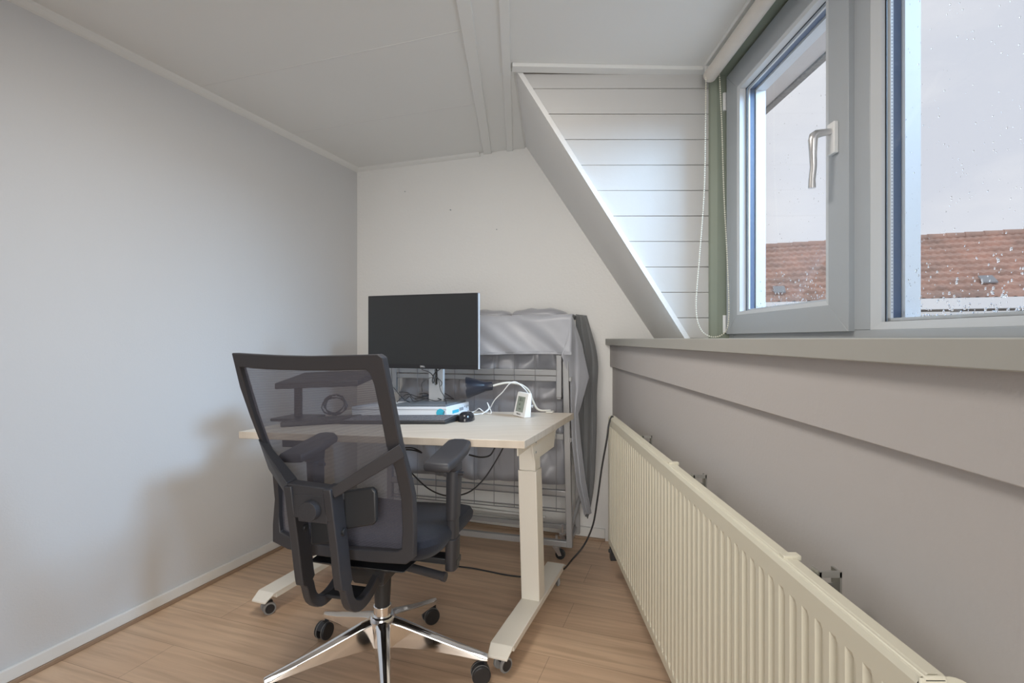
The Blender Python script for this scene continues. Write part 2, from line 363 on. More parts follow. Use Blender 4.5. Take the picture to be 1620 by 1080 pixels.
# dormer cheek clad with painted planks (planks are its surface pattern)
ck = MB(); zt = H - .012; z = 2.127; rows = [zt]
while z > 1.12: rows.append(z); z -= .1045
rows.append(1.1015)
def sx(z): return Cc.x + .021 + (Dd.x - Cc.x) * (z - 1.10) / (H - 1.10)
for i in range(len(rows) - 1):
    z1, z0 = rows[i], rows[i + 1]; w = random.uniform(-.0012, .0012); gp = .0009
    yy = 2.127 + random.uniform(-.0012, .0012)
    ck.ext([(sx(z0 + gp), yy, z0 + gp + w), (.835, yy, z0 + gp - w * .6), (.835, yy, z1 - gp), (sx(z1), yy, z1 - gp)], (0, .012, 0))
ckb = struct(ck.build('wall_dormer', M['plank'], bevel=.0015))
gb = MB().ext([(sx(1.1), 2.1375, 1.10), (.98, 2.1375, 1.10), (.98, 2.1375, H), (sx(H), 2.1375, H)], (0, .05, 0)).build('cladding_backing', M['soffit'], None, origin=ckb.location)
gb.location = (0, 0, 0); gb.parent = ckb
# green window jamb and head
struct(MB().prism([(.806, 2.127), (.806, 2.105), (.826, 2.086), (.90, 2.082), (.90, 2.13)], 1.1015, H - .001).build('trim_6', M['green'], bevel=.0015))
hd = struct(MB().ext([R(.772, YB, 2.158), R(.772, 2.085, 2.158), R(.90, 2.085, 2.158), R(.90, YB, 2.158)], (0, 0, .041)).build('trim_7', M['green'], bevel=.001))

# ---------------------------------------------------------------- window
win = struct(empty('window_1', (0.87, 0.8, 1.1015)))
def wchild(mb, nm, m, par=None, **k):
    o = mb.build(nm, m, None, origin=(0, 0, 0), **k); o.parent = par or win
    o.matrix_parent_inverse = Matrix.Identity(4)
    # keep world placement: shift mesh by the parents' location
    q = par or win; off = Vector((0, 0, 0))
    while q is not None: off += q.location; q = q.parent
    o.location = -off; return o
def rb(mb, x0, x1, D0, D1, z0, z1):
    return mb.hexa([R(x0, D0, z0), R(x1, D0, z0), R(x1, D1, z0), R(x0, D1, z0)], [R(x0, D0, z1), R(x1, D0, z1), R(x1, D1, z1), R(x0, D1, z1)])
f = MB(); FX0, FX1 = .851, .915
rb(f, FX0, FX1, 2.04, 2.082, 1.1015, 2.157); rb(f, FX0, FX1, YB + .05, 2.04, 1.1015, 1.122); rb(f, FX0, FX1, YB + .05, 2.04, 2.12, 2.157)
rb(f, FX0, FX1, 1.25, 1.345, 1.122, 2.12); rb(f, FX0, FX1, -1.5, -1.4, 1.122, 2.12); rb(f, FX0, FX1, -.42, -.32, 1.122, 2.12)
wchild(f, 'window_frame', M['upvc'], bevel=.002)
def beads(x0, x1, xo, Dn, Df, z0, z1, w, fz=.75):   # sloped glazing bead ring on the room side
    m = MB()
    o = [(Dn, z0), (Df, z0), (Df, z1), (Dn, z1)]; i = [(Dn + w, z0 + w * fz), (Df - w, z0 + w * fz), (Df - w, z1 - w * .75), (Dn + w, z1 - w * .75)]
    for k in range(4):
        a, b, c, d = o[k], o[(k + 1) % 4], i[(k + 1) % 4], i[k]
        m.hexa([R(x0, *a), R(x0, *b), R(x0 + .003, *c), R(x0 + .003, *d)], [R(xo, *a), R(xo, *b), R(x1, *c), R(x1, *d)])
    return m
def pane(Dn, Df, z0, z1, par):
    # spacer bar between the panes, then the pane
    s = MB(); w = .012
    for (a, b, c, d) in ((Dn, Dn + w, z0, z1), (Df - w, Df, z0, z1), (Dn, Df, z0, z0 + w * .7), (Dn, Df, z1 - w * .7, z1)):
        rb(s, .868, .874, a, b, c, d)
    wchild(s, 'spacer', M['silver'], par)
    s = MB()
    for (a, b, c, d) in ((Dn, Dn + w, z0, z1), (Df - w, Df, z0, z1), (Dn, Df, z0, z0 + w * .7), (Dn, Df, z1 - w * .7, z1)):
        rb(s, .874, .892, a, b, c, d)
    wchild(s, 'edge_seal', M['spacer'], par)
    gl = MB(); rb(gl, .8665, .8675, Dn, Df, z0, z1)
    return wchild(gl, 'glass', M['glass'], par)
def outer(Dn, Df, z0, z1, w=.02):
    s = MB()
    for (a, b, c, d) in ((Dn, Dn + w, z0, z1), (Df - w, Df, z0, z1), (Dn, Df, z0 - .01, z0 + .003), (Dn, Df, z1 - w, z1)):
        rb(s, .894, .93, a, b, c, d)
    return s
# opening sash
s_ = MB(); SX0, SX1 = .836, .868; Dn, Df, z0, z1 = 1.308, 2.070, 1.119, 2.145
inn = (1.308 + .085, 2.070 - .098, 1.119 + .072, 2.145 - .088)
o4 = [(Dn, z0), (Df, z0), (Df, z1), (Dn, z1)]; i4 = [(inn[0], inn[2]), (inn[1], inn[2]), (inn[1], inn[3]), (inn[0], inn[3])]
for k in range(4):
    a, b, c, d = o4[k], o4[(k + 1) % 4], i4[(k + 1) % 4], i4[k]; e = .0004
    s_.hexa([R(SX0, *a), R(SX0, *b), R(SX0, *c), R(SX0, *d)], [R(SX1, *a), R(SX1, *b), R(SX1, *c), R(SX1, *d)])
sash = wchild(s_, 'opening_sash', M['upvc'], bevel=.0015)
bd = wchild(beads(SX0 + .001, .864, .868, inn[0], inn[1], inn[2], inn[3], .017), 'glazing_bead', M['upvc_lit'], sash)
gp = inn[0] + .017, inn[1] - .017, inn[2] + .0128, inn[3] - .0128
gs = MB()
for (a, b, c, d) in ((gp[0] - .004, gp[0] + .001, gp[2], gp[3]), (gp[1] - .001, gp[1] + .004, gp[2], gp[3]), (gp[0], gp[1], gp[2] - .003, gp[2] + .001), (gp[0], gp[1], gp[3] - .001, gp[3] + .003)):
    rb(gs, .8630, .8664, a, b, c, d)
wchild(gs, 'gasket', M['gasket'], sash)
pane(gp[0], gp[1], gp[2], gp[3], sash)
wchild(outer(gp[0] - .004, gp[1] + .004, gp[2] - .004, gp[3] + .004), 'outer_edge', M['upvc_lit'], sash)
# sash handle
hb = MB(); rb(hb, .824, .836, 1.347, 1.379, 1.585, 1.668)
hh = wchild(hb, 'handle', M['whitep'], sash, bevel=.002)
p0 = R(.824, 1.363, 1.645); p1 = R(.786, 1.366, 1.640); p2 = R(.776, 1.368, 1.618); p3 = R(.784, 1.375, 1.50)
lv = MB().tube([p0, p0.lerp(p1, .5), p1 + Vector((.004, 0, 0)), p1 + Vector((-.004, 0, -.006)), p1 + Vector((-.006, .001, -.016)), p1.lerp(p3, .35) + Vector((-.004, 0, 0)), p1.lerp(p3, .6) + Vector((-.001, 0, 0)), p1.lerp(p3, .85) + Vector((-.003, 0, 0)), p3 + Vector((-.002, 0, 0))], [.0085, .0095, .011, .012, .0115, .0095, .0085, .0085, .0095], 14)
tag(wchild(lv, 'lever', M['alu'], hh, smooth=True), 'satin aluminium lever pointing down')
# hinge covers
for zc in (1.16, 2.05): wchild(MB().cyl(R(.832, 2.078, zc - .035), R(.832, 2.078, zc + .035), .007, 12), 'hinge', M['whitep'], sash, smooth=True)
# fixed light nearest the viewer and the one behind it
for (a, b) in ((-.32, 1.25), (-1.4, -.42)):
    bdd = wchild(beads(FX0 + .001, .864, .868, a, b, 1.122, 2.12, .034, .53), 'fixed_pane', M['upvc_lit'])
    q = (a + .034, b - .034, 1.122 + .018, 2.12 - .0255)
    pane(*q, bdd); gs = MB()
    for (aa, bb, c, d) in ((q[0] - .003, q[0] + .001, q[2], q[3]), (q[1] - .001, q[1] + .003, q[2], q[3]), (q[0], q[1], q[2] - .003, q[2] + .001), (q[0], q[1], q[3] - .001, q[3] + .003)):
        rb(gs, .8632, .8664, aa, bb, c, d)
    wchild(gs, 'gasket', M['gasket'], bdd)
    wchild(outer(q[0] - .004, q[1] + .004, q[2] - .004, q[3] + .004, .026), 'outer_edge', M['upvc_lit'], bdd)
    if a > -1:
        # row of punched holes seen on the spacer
        dots = MB(); z = q[2] + .02
        while z < q[3]: rb(dots, .8695, .8725, q[1] - .0125, q[1] - .0119, z, z + .003); z += .008
        tag(wchild(dots, 'spacer_holes', M['greyp'], bdd), kind='stuff')
# rain on the outer pane
dr = MB()
def drops(n, D0, D1, zlo, zhi, bias):
    for _ in range(n):
        D = random.uniform(D0, D1); z = zlo + (zhi - zlo) * random.random() ** bias; r = random.choice((.0008, .0010, .0013, .0016, .0022)) * (1.35 if z < zlo + .12 else .75)
        dr.ball(R(.8945, D, z), r, 8, (.45, 1, random.uniform(1, 1.5)))
drops(420, 1.42, 1.95, 1.21, 1.9, 2.8); drops(620, .85, 1.20, 1.145, 1.9, 2.6); drops(260, .3, .85, 1.15, 1.9, 2.4)
tag(wchild(dr, 'raindrops', M['water'], smooth=True), kind='stuff')

# eave overhang outside
ov = struct(MB().ext([R(.93, YB, 2.185), R(.93, 2.50, 2.185), R(1.165, 2.50, 2.185), R(1.165, YB, 2.185)], (0, 0, .05)).build('trim_8', M['soffit']))
struct(MB().ext([R(1.165, YB, 2.175), R(1.165, 2.52, 2.175), R(1.195, 2.52, 2.175), R(1.195, YB, 2.175)], (0, 0, .075)).build('trim_9', M['dirt'], bevel=.002))

# ---------------------------------------------------------------- roller blind
bl = tag(empty('roller_blind', R(.755, 1.0, 2.13)), 'rolled-up beige roller blind under the dormer ceiling with ivory bead chain', 'blind')
def rel(mb, nm, m, par, **k):      # child built in world coordinates under an unrotated parent
    o = mb.build(nm, m, None, origin=(0, 0, 0), **k); q = par; off = Vector((0, 0, 0))
    while q is not None: off += q.location; q = q.parent
    o.parent = par; o.location = -off; return o
rel(MB().cyl(R(.757, 2.035, 2.132), R(.757, YB + .1, 2.132), .0255, 28), 'blind_roll', M['blind'], bl, smooth=True)
bk = MB(); bk.box(R(.757, 2.045, 2.15), (.035, .006, .05)); bk.cyl(R(.757, 2.047, 2.132), R(.757, 2.036, 2.132), .018, 18)
rel(bk, 'bracket', M['whitep'], bl, bevel=.001)
DC = 2.02
ch = spline([W(1117, 112, DC), W(1116, 200, DC), W(1114, 300, DC), W(1107, 400, DC), W(1101.5, 470, DC), W(1103, 505, DC), W(1112, 525, DC), W(1126, 532.5, DC), W(1141, 530, DC), W(1151, 517, DC - .01), W(1153, 480, DC - .01), W(1150, 400, DC - .01), W(1145, 300, DC), W(1142, 200, DC), W(1138, 112, DC)], 16)
bc = MB(); bc.tube(ch, .0006, 5); acc = 0; last = ch[0]; bc.ball(last, .0030, 6)
for i in range(1, len(ch)):
    seg = ch[i] - ch[i - 1]; L = seg.length; pos = 0
    while acc + (L - pos) >= .0085:
        pos += .0085 - acc; acc = 0; bc.ball(ch[i - 1] + seg * (pos / L), .0031, 6)
    acc += L - pos
rel(bc, 'bead_chain', M['bead'], bl, smooth=True)

# ---------------------------------------------------------------- opposite house
hu = Vector((.935, -.354, 0)); hn = Vector((.354, .935, 0))
E0 = Vector((F and (1417 - 810) / F * 11.0, 11.0, 1.955)); slope_h, slope_v = 2.50, 1.62
house = tag(empty('row_house', E0 + Vector((0, 0, -5.0))), 'white-fronted row house across the street with red tiled roof', 'building')
rows_n = 10
def roofgrid(u0, u1, mb, dz=0):
    per = .150; nper = int((u1 - u0) / per); spp = 6
    for r in range(rows_n):
        v0, v1 = r / rows_n, (r + 1) / rows_n + .012
        G = []
        for v, lift in ((v0, -.02), (v0, .066), (v1, .0)):
            row = []
            for i in range(nper * spp + 1):
                ph = i / spp; w = .5 + .5 * math.sin(2 * PI * ph); w = w ** 1.4
                jj = .012 * math.sin(7.3 * r + 3.1 * int(ph))
                row.append(E0 + hu * (u0 + i * per / spp + .02 * (r % 2)) + hn * (slope_h * v) + Vector((0, 0, slope_v * v + lift + (w * .022 + (jj * .5 if lift else 0)) + dz)) - hn * (.02 if lift == .066 else 0))
            G.append(row)
        mb.grid(G)
m1 = MB(); roofgrid(-9, 4.2, m1); rel(m1, 'tiled_roof', M['tile'], house)
m1 = MB(); m1.hexa([E0 + hu * -9 + Vector((0, 0, -.03)), E0 + hu * 4.2 + Vector((0, 0, -.03)), E0 + hu * 4.2 + hn * slope_h + Vector((0, 0, slope_v - .05)), E0 + hu * -9 + hn * slope_h + Vector((0, 0, slope_v - .05))],
        [E0 + hu * -9 + hn * .1 + Vector((0, 0, -.3)), E0 + hu * 4.2 + hn * .1 + Vector((0, 0, -.3)), E0 + hu * 4.2 + hn * (slope_h + .1) + Vector((0, 0, slope_v - .3)), E0 + hu * -9 + hn * (slope_h + .1) + Vector((0, 0, slope_v - .3))])
rel(m1, 'roof_deck', M['dirt'], house)
m1 = MB()
for i in range(36):
    a = E0 + hu * (-9 + i * .37) + hn * slope_h + Vector((0, 0, slope_v + .03)); m1.cyl(a, a + hu * .385, .095, 12, .080)
rel(m1, 'ridge_tiles', M['tile'], house, smooth=True)
m1 = MB(); zf = -.03
m1.ext([E0 + hu * -9 + hn * -.12 + Vector((0, 0, -.24)), E0 + hu * 3.05 + hn * -.12 + Vector((0, 0, -.24)), E0 + hu * 3.05 + hn * -.12 + Vector((0, 0, -.02)), E0 + hu * -9 + hn * -.12 + Vector((0, 0, -.02))], hn * .3)
m1.ext([E0 + hu * 3.07 + hn * -.16 + Vector((0, 0, -.30)), E0 + hu * 4.2 + hn * -.16 + Vector((0, 0, -.30)), E0 + hu * 4.2 + hn * -.16 + Vector((0, 0, .02)), E0 + hu * 3.07 + hn * -.16 + Vector((0, 0, .02))], hn * .3)
rel(m1, 'gutter_board', M['facade'], house, bevel=.01)
m1 = MB().ext([E0 + hu * -9 + hn * .1 + Vector((0, 0, -5)), E0 + hu * 4.2 + hn * .1 + Vector((0, 0, -5)), E0 + hu * 4.2 + hn * .1 + Vector((0, 0, -.28)), E0 + hu * -9 + hn * .1 + Vector((0, 0, -.28))], hn * 2)
rel(m1, 'front_wall', M['facade'], house)
for (u0, u1) in ((-6.5, -5.0), (-4.2, -2.6), (-1.6, -.35), (-.2, .85), (1.25, 1.95)):
    fr = MB()
    for (a, b, c, d) in ((u0 - .1, u1 + .1, -.36, -.29), (u0 - .1, u0, -1.7, -.36), (u1, u1 + .1, -1.7, -.36), (u0 - .1, u1 + .1, -1.78, -1.7)):
        fr.ext([E0 + hu * a + hn * .04 + Vector((0, 0, c)), E0 + hu * b + hn * .04 + Vector((0, 0, c)), E0 + hu * b + hn * .04 + Vector((0, 0, d)), E0 + hu * a + hn * .04 + Vector((0, 0, d))], hn * .08)
    w_ = rel(fr, 'window', M['whitep'], house)
    rel(MB().ext([E0 + hu * u0 + hn * .08 + Vector((0, 0, -1.7)), E0 + hu * u1 + hn * .08 + Vector((0, 0, -1.7)), E0 + hu * u1 + hn * .08 + Vector((0, 0, -.36)), E0 + hu * u0 + hn * .08 + Vector((0, 0, -.36))], hn * .01), 'pane', M['fwin'], w_)
m1 = MB()
for i in range(12):
    u = 3.1 + i * .095; m1.ext([E0 + hu * u + hn * .07 + Vector((0, 0, -3)), E0 + hu * (u + .085) + hn * .07 + Vector((0, 0, -3)), E0 + hu * (u + .085) + hn * .07 + Vector((0, 0, -.3)), E0 + hu * u + hn * .07 + Vector((0, 0, -.3))], hn * .02)
rel(m1, 'cladding', M['facade'], house)
for (uu, vv) in ((.62, .66), (1.6, .12), (-2.3, .06)):
    c0 = E0 + hu * uu + hn * (slope_h * vv) + Vector((0, 0, slope_v * vv + .1)); sl = (hn * slope_h + Vector((0, 0, slope_v))).normalized()
    up = hu.cross(sl); rel(MB().ext([c0, c0 + hu * .24, c0 + hu * .24 + sl * .30, c0 + sl * .30], up * .03), 'roof_pane', M['greyp'], house)

# ---------------------------------------------------------------- radiator
RX = .415; RD0, RD1, RZ0, RZ1 = .5385, 2.36, .165, .752
rad = tag(empty('radiator', R(RX + .02, 1.45, RZ0)), 'long cream fluted panel radiator on the knee wall under the window', 'radiator')
m1 = MB(); pitch = .03333; n_f = int((RD1 - RD0 - .05) / pitch); prof = [(RD0, .0), (RD0 + .022, .0)]
D = RD0 + .03
for i in range(n_f):
    prof += [(D, 0), (D + .007, .0065), (D + .014, .0065), (D + .021, 0)]; D += pitch
prof += [(RD1 - .012, 0), (RD1, 0)]
G = []
zs = [(RZ0, .016, 0), (RZ0 + .004, .004, 0), (RZ0 + .012, 0, 0), (RZ0 + .036, 0, 0), (RZ0 + .048, 0, 1), (RZ1 - .052, 0, 1), (RZ1 - .040, 0, 0), (RZ1 - .010, 0, 0), (RZ1 - .003, .004, 0), (RZ1, .012, 0), (RZ1, .022, 0)]
for z, dx, k in zs:
    G.append([R(RX + dx + p[1] * k, p[0], z) for p in prof])
m1.grid(G)
rel(m1, 'front_panel', M['cream'], rad, smooth=False)
m1 = MB(); rb(m1, RX + .018, RX + .030, RD0, RD1, RZ0, RZ1 - .001); rb(m1, RX + .0015, RX + .030, RD0 - .003, RD0 + .0005, RZ0, RZ1 - .003); rb(m1, RX + .002, RX + .03, RD1 - .001, RD1 + .002, RZ0, RZ1 - .003)
rb(m1, RX + .006, RX + .029, RD0 - .003, RD1 + .002, RZ1 - .007, RZ1 - .0008)
rel(m1, 'back_panel', M['cream'], rad, bevel=.0015)
for D in (.83, 1.45):
    m1 = MB(); rb(m1, RX + .008, RX + .036, D - .008, D + .008, RZ1 - .004, RZ1 + .004)
    rel(m1, 'top_clip', M['cream'], rad, bevel=.001)
for D in (1.85, 1.32, .775):
    m1 = MB(); rb(m1, RX + .031, RX + .034, D - .011, D + .011, RZ1 - .12, RZ1 + .004); rb(m1, RX + .031, RX + .064, D - .011, D - .007, RZ1 - .004, RZ1 + .005); rb(m1, RX + .061, RX + .064, D - .011, D + .011, RZ1 - .10, RZ1 + .004)
    rb(m1, RX + .031, RX + .064, D + .007, D + .010, RZ1 - .10, RZ1 - .02); rb(m1, RX + .064, KX - .0005, D - .011, D + .011, RZ1 - .10, RZ1 - .095)
    tag(rel(m1, 'wall_bracket', M['screw'], rad), 'bare steel bracket behind the panel')
m1 = MB(); m1.cyl(R(RX + .0, RD1 - .04, RZ0 - .02), R(RX + .0, RD1 - .04, RZ0 - .005), .006, 10)
rb(m1, RX + .002, RX + .03, RD1 - .05, RD1 - .02, .11, RZ0)
tag(rel(m1, 'pipe_union', M['black'], rad, bevel=.002), 'black pipe fitting at the bottom corner')
m1 = MB(); c = R(RX + .055, .552, .715)
m1.tube([c + Vector((0, .01, -.02)), c + Vector((0, .0, .0)), c + Vector((0, -.004, .012))], [.021, .024, .018], 20)
m1.tube([c + Vector((-.03, 0, -.012)), c + Vector((0, 0, -.012))], .010, 12)
m1.cyl(c + Vector((0, 0, -.012)), c + Vector((.0, -.055, -.018)), .019, 24, .022)
rel(m1, 'valve', M['cream'], rad, bevel=.001)

# white heating pipes low on the far wall
for z in (.098, .135):
    m1 = MB().cyl(back(.02, .022) + Vector((0, 0, z)), back(1.27, .022) + Vector((0, 0, z)), .0085, 12)
    tag(m1.build('heating_pipe', M['trimw'], smooth=True), ('lower' if z < .1 else 'upper') + ' white heating pipe along the far wall behind the folding bed', 'pipe', 'heating pipes on the far wall')
# nail marks left in the walls
for (px, py) in ((641, 303), (713, 332), (786, 363)):
    k = (px - 810) / F; t = (k * CL.y - CL.x) / (BW.x - k * BW.y); p = back(t, .001); D = p.y
    p.z = EYE - (py - 536) / F * D
    o = MB().cyl(p, p - nb.normalized() * .004, .004 if px == 713 else .003, 8).build('wall_plug', M['greyp'])
    tag(o, {641: 'small dark nail mark on the far wall, leftmost of three', 713: 'round grey wall plug in the far wall, middle of three marks', 786: 'tiny nail hole in the far wall, nearest the sloping ceiling'}[px], 'wall plug', 'old fixings left in the far wall')

# ---------------------------------------------------------------- standing desk (leans slightly to the left)
FR = Vector((.041, 1.68, .770)); BR = Vector((.276, 2.313, .770)); FL = Vector((-1.039, 1.97, .748)); BL = FL + (BR - FR)
dn = (FL - FR).cross(BR - FR).normalized(); dn = dn if dn.z > 0 else -dn
def dz(x, y): return FR.z - (dn.x * (x - FR.x) + dn.y * (y - FR.y)) / dn.z
DM = Matrix.Identity(3)
dtx = (FR - FL).normalized(); dty = dn.cross(dtx)
DMAT = Matrix((dtx, dty, dn)).transposed()     # desk-plane frame
def onD(px, py, up=0):      # point of the desk top (raised by up) seen at a pixel
    ray = Vector(((px - 810) / F, 1, -(py - 536) / F)); o = Vector((0, 0, EYE)); p0 = FR + dn * up
    return o + ray * ((p0 - o).dot(dn) / ray.dot(dn))
desk = tag(empty('standing_desk', (-.38, 2.2, 0)), 'sit-stand desk on castors with pale maple top and cream metal legs', 'desk')
th = dn * -.026
rel(MB().hexa([FR, BR, BL, FL], [FR + th, BR + th, BL + th, FL + th]), 'tabletop', M['top'], desk, bevel=.0015)
sd = (BR - FR).normalized(); sd.z = 0; sd.normalize(); ss = Vector((sd.y, -sd.x, 0))
def leg(cx_, cy_, side):
    c = Vector((cx_, cy_, 0)); lean = Vector((-.020, -.004, 0))
    def pt(a, b, z): return c + ss * a + sd * b + Vector((0, 0, z)) + lean * (z / .75)
    # foot plate with drooping tips
    ft = MB(); L = [(-.385, .070), (-.345, .091), (.322, .091), (.345, .078)]
    for (a, za), (b, zb) in zip(L[:-1], L[1:]):
        wa = .034 if a < -.36 else .040; wb = .040
        ft.hexa([c + ss * -wa + sd * a + Vector((0, 0, za)), c + ss * wa + sd * a + Vector((0, 0, za)), c + ss * wb + sd * b + Vector((0, 0, zb)), c + ss * -wb + sd * b + Vector((0, 0, zb))],
                [c + ss * -wa + sd * a + Vector((0, 0, za - .007)), c + ss * wa + sd * a + Vector((0, 0, za - .007)), c + ss * wb + sd * b + Vector((0, 0, zb - .007)), c + ss * -wb + sd * b + Vector((0, 0, zb - .007))])
    ft.ext([c + ss * -.038 + sd * -.33 + Vector((0, 0, .066)), c + ss * .038 + sd * -.33 + Vector((0, 0, .066)), c + ss * .038 + sd * .31 + Vector((0, 0, .066)), c + ss * -.038 + sd * .31 + Vector((0, 0, .066))], (0, 0, .018))
    foot = rel(ft, 'foot', M['deskm'], desk, bevel=.0015)
    def colm(z0, z1, w, d, off=0):
        return MB().hexa([pt(-w, -d, z0), pt(w, -d, z0), pt(w, d, z0), pt(-w, d, z0)], [pt(-w, -d, z1), pt(w, -d, z1), pt(w, d, z1), pt(-w, d, z1)])
    rel(colm(.091, .592, .037, .037), 'column', M['deskm'], desk, bevel=.003)
    rel(colm(.592, .69, .033, .033), 'inner_column', M['deskm'], desk, bevel=.002)
    # side bracket under the top
    b = MB(); zt = dz(c.x - .02, c.y) - .0275; o_ = .047 * side
    P = [(-.257, zt), (.28, zt), (.28, zt - .020), (.225, zt - .035), (.210, zt - .060), (.195, zt - .098), (-.072, zt - .098), (-.10, zt - .036), (-.257, zt - .042)]
    P2 = [(-.257, zt), (.28, zt), (.28, zt - .02), (-.20, zt - .03), (-.257, zt - .012)]
    b.hexa([c + lean + ss * o_ + sd * p + Vector((0, 0, z)) for p, z in P], [c + lean + ss * (o_ - .004 * side) + sd * p + Vector((0, 0, z)) for p, z in P])
    b.hexa([c + lean + ss * o_ + sd * q + Vector((0, 0, zt)) for q in (-.30, .30)] + [c + lean - ss * o_ + sd * q + Vector((0, 0, zt)) for q in (.30, -.30)],
           [c + lean + ss * o_ + sd * q + Vector((0, 0, zt - .004)) for q in (-.30, .30)] + [c + lean - ss * o_ + sd * q + Vector((0, 0, zt - .004)) for q in (.30, -.30)])
    b.hexa([c + lean - ss * o_ * .8 + sd * p + Vector((0, 0, z)) for p, z in P2], [c + lean - ss * (o_ * .8 - .004 * side) + sd * p + Vector((0, 0, z)) for p, z in P2])
    br = rel(b, 'bracket', M['deskm'], desk)
    for q in ((-.055, zt - .03), (-.055, zt - .07)):
        sc = MB(); a_ = c + lean + ss * (o_ + .001 * side) + sd * q[0] + Vector((0, 0, q[1])); sc.cyl(a_, a_ - ss * .002 * side, .005, 10)
        rel(sc, 'screw', M['greyp'], br)
    # castors
    for q in (-.335, .29):
        cc = c + sd * q; yaw = (-.85 if q < 0 else .25)
        ax = Vector((math.cos(yaw), math.sin(yaw), 0))
        fk = MB(); fk.cyl(cc + Vector((0, 0, .048)), cc + Vector((0, 0, .068)), .008, 12); fk.box(cc + Vector((0, 0, .042)), (.018, .03, .018), Matrix.Rotation(yaw, 3, 'Z'))
        fork = rel(fk, 'castor', M['black'], desk, bevel=.002)
        for sg in (-1, 1):
            w_ = MB(); w_.cyl(cc + ax * .011 * sg + Vector((0, 0, .0245)), cc + ax * .021 * sg + Vector((0, 0, .0245)), .0245, 24)
            tag(rel(w_, 'wheel', M['rubber'], fork, bevel=.002), 'grey-rimmed castor wheel')
            w_ = MB(); w_.cyl(cc + ax * .0205 * sg + Vector((0, 0, .0245)), cc + ax * .0225 * sg + Vector((0, 0, .0245)), .018, 20)
            rel(w_, 'hub_cap', M['black'], fork)
leg(.086, 2.037, 1); leg(-.862, 2.396, -1)
a = Vector((.06, 2.05, dz(.06, 2.05) - .048)); b = Vector((-.875, 2.40, dz(-.875, 2.4) - .048)); rel(MB().bar(a, b, .055, .034), 'crossbar', M['deskm'], desk, bevel=.003)
a2, b2 = a + sd * .13, b + sd * .13; rel(MB().bar(a2, b2, .03, .03), 'crossbar', M['deskm'], desk, bevel=.003)
# control box hanging under the front edge
p = (FR * .45 + FL * .55) + sd * .1 + dn * -.045; 
rel(MB().box(FR * .22 + FL * .78 + sd * .05 + dn * -.042, (.15, .06, .03), DMAT), 'hand_control', M['black'], desk, bevel=.004)

# ---------------------------------------------------------------- monitor
mr = Vector((-.147, 2.236, 0)); ml = Vector((-.671, 2.416, 0)); mz0, mz1 = .967, 1.300
mu = (mr - ml).normalized(); mn = Vector((mu.y, -mu.x, 0)); mn = mn if mn.y < 0 else -mn
mang = math.atan2(mu.y, mu.x)
mc = (ml + mr) / 2
BOXT = .046
st_c = onD(686, 640) ; st_c = Vector((-.352, 2.395, 0))
zb = dz(st_c.x, st_c.y) + BOXT
mon = tag(empty('monitor', (st_c.x, st_c.y, zb)), 'wide dark flat-screen monitor, switched off, on a silver stand on the desk', 'monitor')
def mpt(u, d, z): return ml + mu * u - mn * d + Vector((0, 0, z))   # d = behind the front face
Wd = (mr - ml).length
rel(MB().hexa([mpt(0, 0, mz0), mpt(Wd, 0, mz0), mpt(Wd, 0, mz1), mpt(0, 0, mz1)], [mpt(0, .022, mz0), mpt(Wd, .022, mz0), mpt(Wd, .022, mz1), mpt(0, .022, mz1)]), 'casing', M['bezel'], mon, bevel=.0025)
rel(MB().hexa([mpt(.006, -.0006, mz0 + .019), mpt(Wd - .006, -.0006, mz0 + .019), mpt(Wd - .006, -.0006, mz1 - .006), mpt(.006, -.0006, mz1 - .006)], [mpt(.006, .001, mz0 + .019), mpt(Wd - .006, .001, mz0 + .019), mpt(Wd - .006, .001, mz1 - .006), mpt(.006, .001, mz1 - .006)]), 'screen', M['screen'], mon)
rel(MB().hexa([mpt(Wd + .0002, .003, mz0 + .002), mpt(Wd + .0002, .019, mz0 + .002), mpt(Wd + .0002, .019, mz1 - .002), mpt(Wd + .0002, .003, mz1 - .002)], [mpt(Wd + .0012, .003, mz0 + .002), mpt(Wd + .0012, .019, mz0 + .002), mpt(Wd + .0012, .019, mz1 - .002), mpt(Wd + .0012, .003, mz1 - .002)]), 'edge_trim', M['silver'], mon)
rel(MB().hexa([mpt(.12, .022, mz0 + .05), mpt(Wd - .12, .022, mz0 + .05), mpt(Wd - .12, .022, mz1 - .05), mpt(.12, .022, mz1 - .05)], [mpt(.15, .045, mz0 + .08), mpt(Wd - .15, .045, mz0 + .08), mpt(Wd - .15, .045, mz1 - .08), mpt(.15, .045, mz1 - .08)]), 'rear_housing', M['bezel'], mon, bevel=.004)
Rm = Matrix.Rotation(mang, 3, 'Z') @ Matrix.Rotation(PI / 2, 3, 'X')
lp = mpt(Wd * .515, -.0005, mz0 + .0095); 
lg = text('logo', 'DELL', .0105, M['whitep'], mon, lp - mon.location, Rm)
